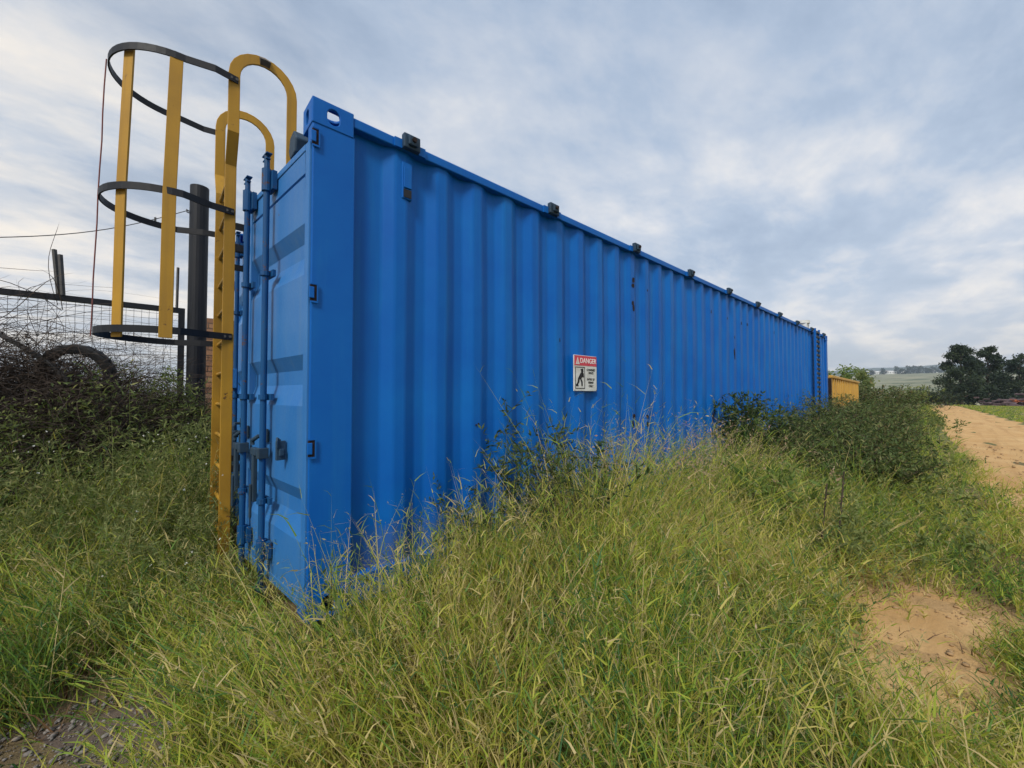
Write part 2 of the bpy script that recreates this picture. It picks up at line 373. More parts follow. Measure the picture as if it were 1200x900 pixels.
def groundmat():
    m, t, b = principled('ground_soil')
    geo = N(t, 'ShaderNodeNewGeometry').outputs['Position']
    n = noise(t, geo, 1.7, 8, 0.65); f = noise(t, geo, 45, 6, 0.7)
    near = mixc(t, ramp(t, n, [(0.35, (0, 0, 0)), (0.65, (1, 1, 1))]), (0.15, 0.105, 0.06), (0.27, 0.19, 0.11))
    near = mixc(t, mathn(t, 'MULTIPLY', f, 0.5), near, (0.12, 0.12, 0.05))
    # fields farther off: strips of pasture and stubble
    v = N(t, 'ShaderNodeTexVoronoi'); v.inputs['Scale'].default_value = 0.009
    t.links.new(mapping(t, geo, scale=(1.0, 0.35, 0.0), rot=(0, 0, R(-35))), v.inputs['Vector'])
    sepc = N(t, 'ShaderNodeSeparateColor'); t.links.new(v.outputs['Color'], sepc.inputs[0])
    fld = ramp(t, sepc.outputs[0], [(0.0, (0.15, 0.16, 0.095)), (0.4, (0.25, 0.24, 0.15)), (0.7, (0.19, 0.20, 0.12)), (1.0, (0.34, 0.30, 0.20))])
    fld = mixc(t, ramp(t, noise(t, geo, 0.03, 8, 0.7), [(0.5, (0, 0, 0)), (0.62, (1, 1, 1))]), fld, (0.06, 0.085, 0.04))
    mid = mixc(t, ramp(t, noise(t, geo, 0.5, 8, 0.7), [(0.35, (0, 0, 0)), (0.65, (1, 1, 1))]), (0.11, 0.13, 0.045), (0.22, 0.19, 0.085))
    vm = N(t, 'ShaderNodeVectorMath', operation='DISTANCE'); t.links.new(geo, vm.inputs[0]); vm.inputs[1].default_value = tuple(CAM)
    mr = N(t, 'ShaderNodeMapRange'); t.links.new(vm.outputs['Value'], mr.inputs[0]); mr.inputs[1].default_value = 60; mr.inputs[2].default_value = 140
    mr2 = N(t, 'ShaderNodeMapRange'); t.links.new(vm.outputs['Value'], mr2.inputs[0]); mr2.inputs[1].default_value = 8; mr2.inputs[2].default_value = 18
    # worn sandy earth round the bare patch and along the edge of the track
    pd = N(t, 'ShaderNodeVectorMath', operation='DISTANCE')
    t.links.new(mapping(t, geo, scale=(0.75, 1.25, 0), loc=(0, 0, 0)), pd.inputs[0]); pd.inputs[1].default_value = (2.35 * 0.75, -2.0 * 1.25, 0)
    pm = ramp(t, mathn(t, 'ADD', pd.outputs['Value'], mathn(t, 'MULTIPLY', mathn(t, 'SUBTRACT', n, 0.5), 1.2)), [(0.55, (1, 1, 1)), (1.0, (0, 0, 0))])
    near = mixc(t, pm, near, mixc(t, f, (0.40, 0.24, 0.10), (0.55, 0.36, 0.18)))
    c = mixc(t, mr.outputs[0], mixc(t, mr2.outputs[0], near, mid), fld)
    t.links.new(c, b.inputs['Base Color']); b.inputs['Roughness'].default_value = 0.95; b.inputs['Specular IOR Level'].default_value = 0.15
    bp = N(t, 'ShaderNodeBump'); bp.inputs['Strength'].default_value = 0.8; bp.inputs['Distance'].default_value = 0.03
    t.links.new(mathn(t, 'ADD', f, n), bp.inputs['Height']); t.links.new(bp.outputs[0], b.inputs['Normal'])
    return m
def sandmat(name, a, b_, dark, k=1.0):
    m, t, b = principled(name)
    geo = N(t, 'ShaderNodeNewGeometry').outputs['Position']
    n = noise(t, geo, 1.3 * k, 8, 0.65, 0.4); f = noise(t, geo, 55, 6, 0.75)
    tr = noise(t, mapping(t, geo, scale=(0.25, 3.2, 1)), 1.2, 6, 0.6, 0.3)
    c = mixc(t, ramp(t, n, [(0.3, (0, 0, 0)), (0.7, (1, 1, 1))]), a, b_)
    c = mixc(t, mathn(t, 'MULTIPLY', ramp(t, tr, [(0.50, (0, 0, 0)), (0.68, (1, 1, 1))]), 0.55), c, dark)
    c = mixc(t, mathn(t, 'MULTIPLY', ramp(t, f, [(0.5, (0, 0, 0)), (0.75, (1, 1, 1))]), 0.4), c, dark)
    t.links.new(c, b.inputs['Base Color']); b.inputs['Roughness'].default_value = 0.95; b.inputs['Specular IOR Level'].default_value = 0.15
    bp = N(t, 'ShaderNodeBump'); bp.inputs['Strength'].default_value = 0.7; bp.inputs['Distance'].default_value = 0.03
    t.links.new(mathn(t, 'ADD', mathn(t, 'MULTIPLY', f, 0.4), mathn(t, 'ADD', n, tr)), bp.inputs['Height']); t.links.new(bp.outputs[0], b.inputs['Normal'])
    return m
M_SOIL = groundmat()
M_SAND = sandmat('sand_track', (0.47, 0.27, 0.105), (0.60, 0.40, 0.19), (0.34, 0.19, 0.075))
M_GRAV = sandmat('dark_gravel', (0.085, 0.066, 0.055), (0.15, 0.115, 0.09), (0.05, 0.042, 0.038), 3.0)
M_PEB = plain('pebble', (0.06, 0.055, 0.052), (0.30, 0.27, 0.245), 0.9, 40, bump=0.4)

def polar_ground():
    radii = [0.0] + list(np.geomspace(0.25, 3400, 150)); nseg = 240
    V = []; T = []
    ang = np.linspace(0, 2 * math.pi, nseg, endpoint=False)
    V.append((CAM.x, CAM.y, float(terrain(CAM.x, CAM.y))))
    for r in radii[1:]:
        x = CAM.x + r * np.cos(ang); y = CAM.y + r * np.sin(ang); z = terrain(x, y)
        V += list(zip(x, y, z))
    for k in range(nseg): T.append((0, 1 + k, 1 + (k + 1) % nseg))
    for i in range(len(radii) - 2):
        a = 1 + i * nseg; b = a + nseg
        for k in range(nseg):
            k2 = (k + 1) % nseg
            T += [(a + k, b + k, b + k2), (a + k, b + k2, a + k2)]
    o = trimesh('ground', V, T, M_SOIL, kind='structure')
    o.data.polygons.foreach_set('use_smooth', [True] * len(o.data.polygons))
polar_ground()

def road():
    xs = np.concatenate([np.arange(1.6, 16, 0.2), np.arange(16, 60, 1.0), np.arange(60, 96, 3.0)]); V = []; F = []
    m = 15
    for i, x in enumerate(xs):
        l, r = road_edges(x)
        l = l + 0.05 * math.sin(x * 1.7) + 0.03 * math.sin(x * 4.1 + 1) ; r = r + 0.2 * math.sin(x * 1.7 + 2)
        for k in range(m):
            s = k / (m - 1); y = l + (r - l) * s
            rut = -0.022 * math.exp(-((s - 0.27) / 0.09) ** 2) - 0.022 * math.exp(-((s - 0.73) / 0.09) ** 2) + 0.010 * math.sin(x * 2.3 + 7 * s) * math.sin(x * 0.9 + 3 * s)
            V.append((x, y, float(terrain(x, y)) + 0.026 + rut - (0.03 if k in (0, m - 1) else 0)))
    for i in range(len(xs) - 1):
        for k in range(m - 1):
            a = i * m + k; F.append((a, a + 1, a + m + 1, a + m))
    me = bpy.data.meshes.new('dirt_road'); me.from_pydata(V, [], F)
    me.flip_normals() if False else None
    o = link('dirt_road', me, M_SAND, smooth=True); tag(o, kind='structure')
road()
def blob_sheet(name, inside, cx, cy, rad, mat, dz=0.008):
    V = [(cx, cy, float(terrain(cx, cy)) + dz)]; F = []; nr, ns = 10, 72
    for j in range(1, nr + 1):
        for k in range(ns):
            a = 2 * math.pi * k / ns; lo, hi = 0.0, rad
            for _ in range(18):
                mid = (lo + hi) / 2
                if inside(cx + mid * math.cos(a), cy + mid * math.sin(a)) < 1.12: lo = mid
                else: hi = mid
            r = lo * j / nr; x, y = cx + r * math.cos(a), cy + r * math.sin(a)
            V.append((x, y, float(terrain(x, y)) + (dz if j < nr else -0.012) + (0.004 * math.sin(9 * x + 4 * y) if j < nr else 0)))
    for k in range(ns): F.append((0, 1 + k, 1 + (k + 1) % ns))
    for j in range(nr - 1):
        for k in range(ns):
            a = 1 + j * ns; k2 = (k + 1) % ns
            F.append((a + k, a + ns + k, a + ns + k2, a + k2))
    me = bpy.data.meshes.new(name); me.from_pydata(V, [], F)
    tag(link(name, me, mat, smooth=True), kind='structure')
blob_sheet('sandy_ground_patch', in_patch, 2.25, -1.97, 2.4, M_SAND, 0.003)
blob_sheet('gravel_ground_patch', in_gravel, -0.95, -0.25, 1.6, M_GRAV, 0.003)

# hill on the skyline, wholly beyond the fields
def hill():
    V = []; F = []; na, nr = 90, 9
    for i in range(na):
        a = YAW + R(-70 + 60 * i / (na - 1))
        crest = 108 * (0.93 + 0.05 * math.sin(i * 0.21 + 0.8) + 0.02 * math.sin(i * 0.63) + 0.008 * math.sin(i * 1.9)) * min(1, (na - 1 - i) / 25)
        for j in range(nr):
            r = 1950 + 900 * j / (nr - 1); k = math.sin(math.pi * j / (nr - 1) * 0.5) if j < nr - 1 else 0.98
            V.append((CAM.x + r * math.cos(a), CAM.y + r * math.sin(a), 20 + crest * k * 1.15))
    for i in range(na - 1):
        for j in range(nr - 1):
            a = i * nr + j; F.append((a, a + nr, a + nr + 1, a + 1))
    me = bpy.data.meshes.new('hill'); me.from_pydata(V, [], F)
    m, t, b = principled('hill_scrub')
    geo = N(t, 'ShaderNodeNewGeometry').outputs['Position']
    n = noise(t, geo, 0.02, 8, 0.7)
    t.links.new(mixc(t, n, (0.03, 0.05, 0.035), (0.075, 0.085, 0.05)), b.inputs['Base Color']); b.inputs['Roughness'].default_value = 1.0
    tag(link('hill', me, m, smooth=True), kind='structure')
hill()

# ------------------------------------------------------------------ the blue container
BZ = 0.12                       # it stands on low blocks
LEN, WID, HGT = 12.19, 2.438, 2.59
TOP = BZ + HGT
cont = empty('shipping_container', (0, 0, 0))
tag(cont, 'long blue corrugated open-top shipping container standing in tall grass', 'container')
def corrugated(name, y, sgn, x0, x1, phase, mat, z0, z1, parent):
    """side wall; sgn=-1: its outside looks to -Y. Outer flats at y, inner flats 36 mm in."""
    xs = []; ds = []
    x = phase
    while x > x0 + 0.30: x -= 0.278
    prof = []
    while x < x1 - 0.05:
        e_ = 0.010
        for (fx, fd, sl_, sr_) in ((x - 0.036, 0.033, 0, -1), (x + 0.036, 0.0, -1, 0), (x + 0.104, 0.0, 0, 1), (x + 0.176, 0.033, 1, 0)):
            g_ = 0.033 / 0.072
            for q_, wgt in ((-e_, 0), (-e_ * 0.4, 1), (e_ * 0.4, 1), (e_, 0)):
                slope = sl_ if q_ < 0 else sr_
                r0 = (sr_ - sl_) * g_ * e_ * (0.15 if wgt else 0.0)
                prof.append((fx + q_, fd + slope * g_ * q_ + r0))
        x += 0.278
    prof = [p for p in prof if x0 + 0.02 < p[0] < x1 - 0.02]
    prof = [(x0, prof[0][1])] + prof + [(x1, prof[-1][1])]
    nz = 15; V = []; F = []
    for (px, pd) in prof:
        for k in range(nz):
            z = z0 + (z1 - z0) * k / (nz - 1)
            edge = math.sin(math.pi * k / (nz - 1))
            dent = edge * (0.006 * math.sin(px * 1.1 + 0.4) * math.sin(z * 2.1 + px * 0.7) + 0.004 * math.sin(px * 3.7 + z * 4.0))
            V.append((px + 0.3 * dent, y - sgn * (pd + dent), z))
    for i in range(len(prof) - 1):
        for k in range(nz - 1):
            a = i * nz + k; F.append((a, a + nz, a + nz + 1, a + 1))
    me = bpy.data.meshes.new(name); me.from_pydata(V, [], F)
    o = link(name, me, mat, parent)
    so = o.modifiers.new('sheet', 'SOLIDIFY'); so.thickness = 0.003; so.offset = 0
    return o
PY = 0.026                      # outer flats of the side sheet lie 26 mm behind the post face
corrugated('side_panel', PY, -1, 0.214, LEN - 0.16, 1.252, M_PANEL, BZ + 0.15, TOP - 0.055, cont)
corrugated('side_panel', WID - PY, 1, 0.214, LEN - 0.16, 1.30, M_PANEL, BZ + 0.15, TOP - 0.055, cont)

# corner posts: folded plate, side face 215 mm broad
def post(x0, x1, y0, y1):
    return MB().box(x0, x1, y0, y1, BZ + 0.118, TOP - 0.118).build('corner_post', M_BLUE, cont, bevel=0.006)
post(0.004, 0.215, 0.004, 0.085); post(0.004, 0.215, WID - 0.085, WID - 0.004)
post(LEN - 0.164, LEN - 0.004, 0.004, 0.10); post(LEN - 0.164, LEN - 0.004, WID - 0.10, WID - 0.004)

def stadium(cx, cy, w_, h_, n=9):
    """outline of a slot, ccw"""
    out = []
    if h_ >= w_:
        r = w_ / 2; d = h_ / 2 - r
        for k in range(n): q = math.pi * k / (n - 1); out.append((cx + r * math.cos(q), cy + d + r * math.sin(q)))
        for k in range(n): q = math.pi + math.pi * k / (n - 1); out.append((cx + r * math.cos(q), cy - d + r * math.sin(q)))
    else:
        r = h_ / 2; d = w_ / 2 - r
        for k in range(n): q = -math.pi / 2 + math.pi * k / (n - 1); out.append((cx + d + r * math.cos(q), cy + r * math.sin(q)))
        for k in range(n): q = math.pi / 2 + math.pi * k / (n - 1); out.append((cx - d + r * math.cos(q), cy + r * math.sin(q)))
    return out
def slotted(mb, W, H, slot, fn, th):
    """plate W x H with a slot; fn(u,v,d)"""
    inner = slot; n = len(inner)
    outer = []
    for (u, v) in inner:
        du, dv = u - W / 2, v - H / 2
        s = min((W / 2) / abs(du) if abs(du) > 1e-6 else 1e9, (H / 2) / abs(dv) if abs(dv) > 1e-6 else 1e9)
        outer.append((W / 2 + du * s, H / 2 + dv * s))
    # put real corners in
    for c in ((0, 0), (W, 0), (W, H), (0, H)):
        j = min(range(n), key=lambda i: (outer[i][0] - c[0]) ** 2 + (outer[i][1] - c[1]) ** 2); outer[j] = c
    vs = [fn(u, v, d) for d in (0, th) for (u, v) in outer] + [fn(u, v, d) for d in (0, th) for (u, v) in inner]
    fs = []
    for i in range(n):
        j = (i + 1) % n
        fs += [(i, j, 2 * n + j, 2 * n + i), (n + i, 3 * n + i, 3 * n + j, n + j), (i, n + i, n + j, j), (2 * n + i, 2 * n + j, 3 * n + j, 3 * n + i)]
    mb.add(vs, fs)
def casting(x, y, z, sx, sy, sz):
    """hollow corner fitting; slots on the two outward sides and on top/bottom. sx,sy,sz = outward direction of each axis"""
    W, D, H, th = 0.205, 0.162, 0.130, 0.016
    mb = MB()
    px = lambda u: -sx * u; py = lambda v: -sy * v; pz = lambda q: -sz * q
    slotted(mb, W, H, stadium(W * 0.50, H * 0.52, 0.062, 0.082), lambda u, v, d: (px(u), py(d), pz(v)), th)                    # long side
    slotted(mb, D - th, H, stadium(D * 0.46, H * 0.52, 0.052, 0.078), lambda u, v, d: (px(d), py(u + th), pz(v)), th)          # end
    slotted(mb, W - th, D - th, stadium(W * 0.44, D * 0.46, 0.120, 0.075), lambda u, v, d: (px(u + th), py(v + th), pz(d)), th)   # top
    b = MB().box(th, W, th, D, H - th, H)
    mb.add([(px(a), py(b_), pz(c)) for a, b_, c in b.v], b.f)
    b = MB().box(W - th, W, th, D, th, H - th)
    mb.add([(px(a), py(b_), pz(c)) for a, b_, c in b.v], b.f)
    return mb.build('corner_casting', M_BLUE, cont, loc=(x, y, z), bevel=0.004)
for (x, sx) in ((0, -1), (LEN, 1)):
    for (y, sy) in ((0, -1), (WID, 1)):
        for (z, sz) in ((TOP + 0.006, 1), (BZ, -1)):
            casting(x, y, z, sx, sy, sz)
for y0, y1 in ((0.006, 0.066), (WID - 0.066, WID - 0.006)):
    MB().box(0.205, LEN - 0.205, y0, y1, TOP - 0.062, TOP - 0.008).build('top_rail', M_BLUE, cont, bevel=0.006)
    MB().box(0.205, LEN - 0.205, y0, y1, BZ + 0.01, BZ + 0.165).build('bottom_rail', M_BLUE, cont, bevel=0.006)
MB().box(0.01, 0.12, 0.162, WID - 0.162, BZ + 0.01, BZ + 0.115).build('door_sill', M_BLUE, cont, bevel=0.005)
MB().box(0.10, LEN - 0.1, 0.07, WID - 0.07, BZ + 0.115, BZ + 0.15).build('floor', M_STEEL, cont)
# blind end wall at the far end
e = MB()
for k in range(9):
    y0 = 0.11 + k * 0.247
    e.prism([(y0, 0), (y0 + 0.07, 0.03), (y0 + 0.16, 0.03), (y0 + 0.23, 0), (y0 + 0.23, -0.004), (y0, -0.004)][::1], lambda u, v, d: (LEN - 0.05 + v, u, d), BZ + 0.12, TOP - 0.12)
e.build('end_panel', M_BLUE, cont)
MB().box(LEN - 0.10, LEN - 0.02, 0.162, WID - 0.162, TOP - 0.11, TOP - 0.012).build('end_header', M_BLUE, cont, bevel=0.004)

# roof-bow sockets along the top rail
sock = MB()
sock.box(-0.052, 0.052, -0.038, -0.002, -0.05, 0.034).box(-0.03, 0.03, -0.056, -0.038, -0.035, 0.02)
sm = sock.mesh('bow_socket')
wings = [MB().box(-0.098, -0.053, -0.014, 0.0, -0.052, 0.0).mesh('socket_wing'), MB().box(0.053, 0.098, -0.014, 0.0, -0.052, 0.0).mesh('socket_wing')]
bolt = MB().tube([(0, -0.056, -0.005), (0, -0.068, -0.005)], 0.014, 8).mesh('bolt')
for k in range(10):
    x = 0.53 + 1.235 * k
    for (y, rz) in ((0.006, 0), (WID - 0.006, math.pi)):
        o = link('bow_socket', sm, M_SOCK, cont, (x, y, TOP - 0.012), (0, R(random.uniform(-2, 2)), rz), bevel=0.006)
        for wing in wings: link('socket_wing', wing, M_BLUE, o)
        link('bolt', bolt, M_RUST, o)
# small ventilator under the first socket
v = MB().box(0.49, 0.555, PY - 0.012, PY + 0.03, 2.37, 2.585).build('ventilator', M_BLUE, cont, bevel=0.005)
MB().box(0.498, 0.547, PY - 0.016, PY - 0.0125, 2.378, 2.425).build('vent_opening_shade', M_INK, v)  # flat black plate paints the shade inside the vent opening
MB().box(0.498, 0.547, PY - 0.020, PY - 0.0125, 2.432, 2.555).build('vent_cover', M_BLUE, v, bevel=0.003)

# rusted-through spots in the side sheet
def rust(x, z, w_, h_, depth=0.0):
    n = 9; pts = []
    for k in range(n):
        q = 2 * math.pi * k / n; s = random.uniform(0.6, 1.1)
        pts.append((x + w_ / 2 * s * math.cos(q), z + h_ / 2 * s * math.sin(q)))
    MB().prism(pts, lambda u, v_, d: (u, d, v_), PY - 0.0035 + depth, PY + 0.0 + depth).build('rust_hole', M_RUST, cont)
def side_pt(px, py):
    """pixel of the photograph -> X, Z on the long side"""
    Z = 1.934 * 753 / (1115 - px); return (Z - 1.934) / 0.671, CAM.z + (462 - py) / 466 * Z
def flat_at(X):   # nearest outer flat
    k = round((X - 1.322) / 0.278); return 1.322 + 0.278 * k
for (px, py, w_, h_) in ((742, 325, .06, .07), (743, 332, .062, .06), (742, 353, .045, .05), (744, 359, .05, .075), (757, 337, .02, .025), (801, 352, .03, .045), (833, 363, .03, .06), (852, 371, .03, .04),
                         (877, 379, .05, .06), (869, 377, .03, .05), (868, 396, .03, .06), (862, 412, .05, .16), (863, 417, .04, .14), (909, 389, .03, .06), (840, 488, .04, .20), (745, 488, .05, .05), (746, 497, .04, .07),
                         (763, 488, .05, .05), (764, 497, .04, .06), (561, 497, .02, .012), (565, 498, .018, .012), (671, 400, .012, .04)):
    X, Z = side_pt(px, py); rust(flat_at(X) + random.uniform(-0.012, 0.012), Z, min(w_, 0.062), h_)

# hinge lugs cut into the near post: a C-shaped plate round a near-black plate that paints the pocket's shade
for z in (TOP - 0.20, 1.73, 0.965):
    h = MB().box(0.0005, 0.030, -0.004, 0.0035, z - 0.040, z + 0.040).build('hinge_pocket_shade', M_RUST, cont)
    MB().box(-0.006, 0.018, -0.010, -0.0045, z - 0.028, z + 0.028).build('hinge_lug', M_BLUE, h, bevel=0.003)
    MB().box(0.0005, 0.036, -0.008, -0.0045, z - 0.050, z - 0.041).box(0.0005, 0.036, -0.008, -0.0045, z + 0.041, z + 0.047).box(0.0305, 0.036, -0.008, -0.0045, z - 0.0405, z + 0.0405).build('hinge_rim', M_BLUE, h)

# doors: local frame x = along the leaf from its hinge, y = outwards, z up
def door_leaf(name, W, M, zt, zb, rods, mat):
    root = MB()
    # horizontally corrugated sheet between a frame
    prof = [(zt - 0.03, 0.0), (zt - 0.145, 0.0), (zt - 0.15, -0.010), (zt - 0.158, -0.010), (zt - 0.163, 0.0)]
    for zc in (2.09, 1.43, 0.76):
        prof += [(zc, 0.0), (zc - 0.075, -0.036), (zc - 0.15, -0.036), (zc - 0.26, 0.0)]
    prof += [(zb + 0.02, 0.0)]
    prof = sorted(prof, key=lambda p: -p[0])
    xs = [0.055 + (W - 0.11) * i / 6 for i in range(7)]
    V = []; F = []; m = len(prof)
    for i, x in enumerate(xs):
        for (z, d) in prof: V.append((x, d + 0.002 * math.sin(5 * x + 3 * z), z))
    for i in range(6):
        for k in range(m - 1): a = i * m + k; F.append((a, a + 1, a + m + 1, a + m))
    b = len(V)
    root.add(V, F)
    root.add([(x, y - 0.045, z) for (x, y, z) in V], [tuple(reversed(f)) for f in F])
    d = root.build(name, mat, cont, bevel=0)
    d.matrix_local = M
    MB().box(0.0, 0.05, -0.05, 0.004, zb, zt).box(W - 0.05, W, -0.05, 0.004, zb, zt).box(0.05, W - 0.05, -0.05, 0.003, zb, zb + 0.05).box(0.05, W - 0.05, -0.05, 0.006, zt - 0.035, zt).build('door_frame', mat, d, bevel=0.004)
    MB().box(W, W + 0.012, -0.045, -0.004, zb, zt).build('gasket', M_RUBBER, d)
    for rx in rods:
        r = MB().tube([(rx, 0.045, zb + 0.06), (rx, 0.045, zt + 0.03)], 0.0165, 14).build('lock_rod', M_ROD, d, smooth=False)
        # cam ends: thin claws on a neck
        MB().tube([(rx, 0.045, zt + 0.031), (rx, 0.045, zt + 0.10)], 0.015, 10).box(rx - 0.04, rx + 0.04, 0.03, 0.06, zt + 0.10, zt + 0.106).box(rx - 0.026, rx + 0.042, 0.034, 0.056, zt + 0.076, zt + 0.082).build('cam', M_ROD, d)
        MB().tube([(rx, 0.045, zb + 0.059), (rx, 0.045, zb - 0.02)], 0.016, 10).box(rx - 0.04, rx + 0.045, 0.02, 0.07, zb - 0.035, zb - 0.021).build('cam', M_SOCK, d)
        for (z0, hh, ww) in ((zt - 0.105, 0.125, 0.026), (zb + 0.13, 0.11, 0.026)):
            MB().tube([(rx, 0.045, z0), (rx, 0.045, z0 + hh)], ww, 14).box(rx - 0.05, rx + 0.05, 0.007, 0.030, z0 + 0.01, z0 + hh - 0.01).build('rod_bracket', M_ROD, d)
        for z0 in (1.20, 1.90, 0.62):
            MB().tube([(rx, 0.045, z0), (rx, 0.045, z0 + 0.028)], 0.026, 12).box(rx - 0.055, rx + 0.055, 0.008, 0.024, z0 - 0.004, z0 + 0.032).build('rod_guide', M_ROD, d)
        # handle: hub on the rod, lever hanging beside it, retainer plate
        hx = rx + 0.085
        h = MB().box(rx - 0.024, rx + 0.024, 0.02, 0.072, 0.87, 0.93).box(rx + 0.024, hx + 0.03, 0.045, 0.075, 0.885, 0.925).box(hx - 0.018, hx + 0.018, 0.05, 0.072, 0.62, 0.885).build('handle', M_SOCK, d, bevel=0.004)
        MB().box(hx - 0.011, hx + 0.011, 0.073, 0.084, 0.53, 0.72).build('handle_grip', M_SOCK, h, bevel=0.003)
        c = MB().tube([(hx - 0.02, 0.006, 0.99), (hx - 0.02, 0.05, 0.99), (hx + 0.025, 0.065, 0.965), (hx + 0.025, 0.065, 0.94)], 0.012, 8).box(hx - 0.05, hx + 0.02, 0.006, 0.014, 0.955, 1.03).build('handle_hasp', M_SOCK, d)
    return d
ZB, ZT = BZ + 0.06, 2.49
ang = R(90) + R(6.0)            # leaf direction measured from +X; closed would be +90
dirx = Vector((math.cos(ang), math.sin(ang), 0)); outw = Vector((-math.sin(ang), math.cos(ang), 0))
MR = Matrix(((dirx.x, outw.x, 0, -0.004), (dirx.y, outw.y, 0, 0.010), (0, 0, 1, 0), (0, 0, 0, 1)))
door_r = door_leaf('door', 0.975, MR, ZT, ZB, (0.495, 0.86), M_DOOR)
door_r['label'] = 'right-hand door leaf standing slightly ajar'
ML = Matrix(((0, -1, 0, -0.004), (-1, 0, 0, WID - 0.11), (0, 0, 1, 0), (0, 0, 0, 1)))
door_l = door_leaf('door', 1.12, ML, ZT, ZB, (0.40, 0.85), M_DOOR)
# padlock staple on the right leaf
MB().box(0.255, 0.275, 0.006, 0.05, 0.885, 0.985).box(0.235, 0.255, 0.02, 0.04, 0.91, 0.945).tube([(0.265, 0.03, 0.985), (0.265, 0.045, 1.0), (0.25, 0.05, 0.985), (0.25, 0.05, 0.95)], 0.007, 6).build('lock_staple', M_SOCK, door_r, bevel=0.004)
for z in (0.55, 1.1, 1.56, 2.2):
    MB().box(-0.03, -0.004, WID - 0.13, WID - 0.02, z, z + 0.07).tube([(-0.03, WID - 0.1, z - 0.01), (-0.03, WID - 0.1, z + 0.08)], 0.014, 8).build('hinge', M_BLUE, cont, bevel=0.004)
MB().box(-0.085, -0.046, 1.86, 2.02, 1.28, 1.44).build('lock_box', M_DOOR, cont, bevel=0.004)
# lump of rubber-clad latch left on the door top
MB().prism([(0.0, 0.0), (0.10, 0.0), (0.13, 0.05), (0.10, 0.12), (0.03, 0.13), (-0.02, 0.07)], lambda u, v_, d: (-0.03 + d, 0.20 + u, 2.51 + v_), 0.0, 0.08).build('header_socket', M_SOCK, cont, bevel=0.008)

# blocks under the container
blk = MB().box(-0.2, 0.2, -0.12, 0.12, -0.06, BZ - 0.002).mesh('block')
for i, (x, y) in enumerate(((0.25, 0.2), (0.25, WID - 0.2), (6.1, 0.2), (6.1, WID - 0.2), (LEN - 0.3, 0.2), (LEN - 0.3, WID - 0.2))):
    if i in (0, 2, 4):
        o = link('concrete_block', blk, M_STONE, None, (x, y, 0))
        tag(o, ('grey concrete block under the near front corner of the blue container', '', 'grey concrete block under the middle of the container long side', '', 'grey concrete block under the far corner of the container')[i], 'block', 'blocks carrying the container')

# ------------------------------------------------------------------ danger sign
sx0, sx1 = 2.045, 2.36
scz = 1.41; sw, sh = sx1 - sx0, 0.305
sign = empty('danger_sign', ((sx0 + sx1) / 2, PY - 0.004, scz))
tag(sign, 'white safety sign with red DANGER heading and crouching figure, fixed to the blue container', 'sign')
MB().box(-sw / 2, sw / 2, -0.010, 0.0, -sh / 2, sh / 2).build('plate', M_WHITE, sign, bevel=0.002)
MB().box(-sw / 2 + 0.004, sw / 2 - 0.004, -0.0116, -0.0101, sh / 2 - 0.088, sh / 2 - 0.004).build('heading', M_RED, sign)
def text(body, size, x, z, mat, parent, depth=0.0012, y=-0.0121, sx=1.0, name='lettering', bold=0.0):
    cu = bpy.data.curves.new('lettering', 'FONT'); cu.body = body; cu.size = size; cu.align_x = 'CENTER'; cu.align_y = 'CENTER'
    cu.extrude = depth / 2; cu.offset = bold
    tmp = bpy.data.objects.new('lettering_source', cu)
    me = bpy.data.meshes.new_from_object(tmp); bpy.data.objects.remove(tmp)
    o = link(name, me, mat, parent, (x, y, z), (R(90), 0, 0)); o.scale = (sx, 1, 1)
    return o
M_PALE = plain('sign_lettering', (0.78, 0.78, 0.76), (0.84, 0.84, 0.82), 0.5, 20)
text('DANGER', 0.060, 0.034, sh / 2 - 0.047, M_PALE, sign, y=-0.0124, sx=0.94, bold=0.0005)
tri = [(-0.137, sh / 2 - 0.078), (-0.085, sh / 2 - 0.078), (-0.111, sh / 2 - 0.018)]
MB().prism(tri, lambda u, v_, d: (u, d, v_), -0.0130, -0.0117).build('warning_triangle', M_WHITE, sign)
MB().box(-0.113, -0.109, -0.0142, -0.0131, sh / 2 - 0.060, sh / 2 - 0.038).box(-0.113, -0.109, -0.0142, -0.0131, sh / 2 - 0.070, sh / 2 - 0.065).build('exclamation_mark', M_RED, sign)
x0, x1, z0, z1 = -0.142, -0.012, -sh / 2 + 0.020, sh / 2 - 0.100
fr = MB(); q = 0.006
fr.box(x0, x1, -0.0116, -0.0101, z0, z0 + q).box(x0, x1, -0.0116, -0.0101, z1 - q, z1).box(x0, x0 + q, -0.0116, -0.0101, z0 + q, z1 - q).box(x1 - q, x1, -0.0116, -0.0101, z0 + q, z1 - q)
fr.build('picture_frame', M_INK, sign)
fig = MB(); dd = (-0.0116, -0.0101)
f2 = lambda u, v_, d: (-0.077 + u * 1.3, d, -0.044 + v_)
ell = lambda cx, cz, a, b, n=14: [(cx + a * math.cos(2 * math.pi * k / n), cz + b * math.sin(2 * math.pi * k / n)) for k in range(n)]
fig.prism(ell(0.022, 0.062, 0.013, 0.014), f2, *dd)                                             # head
fig.prism([(0.004, 0.078), (0.030, 0.084), (0.034, 0.077), (0.006, 0.069)], f2, *dd)           # helmet brim
fig.prism([(-0.022, 0.0), (0.010, -0.006), (0.034, 0.030), (0.030, 0.050), (0.008, 0.050)], f2, *dd)   # torso bent forward
fig.prism([(0.026, 0.046), (0.036, 0.044), (0.040, 0.012), (0.030, 0.004), (0.024, 0.012)], f2, *dd)   # arm
fig.prism([(-0.022, 0.002), (-0.004, -0.004), (-0.010, -0.034), (-0.024, -0.056), (-0.038, -0.054), (-0.026, -0.028)], f2, *dd)   # rear leg
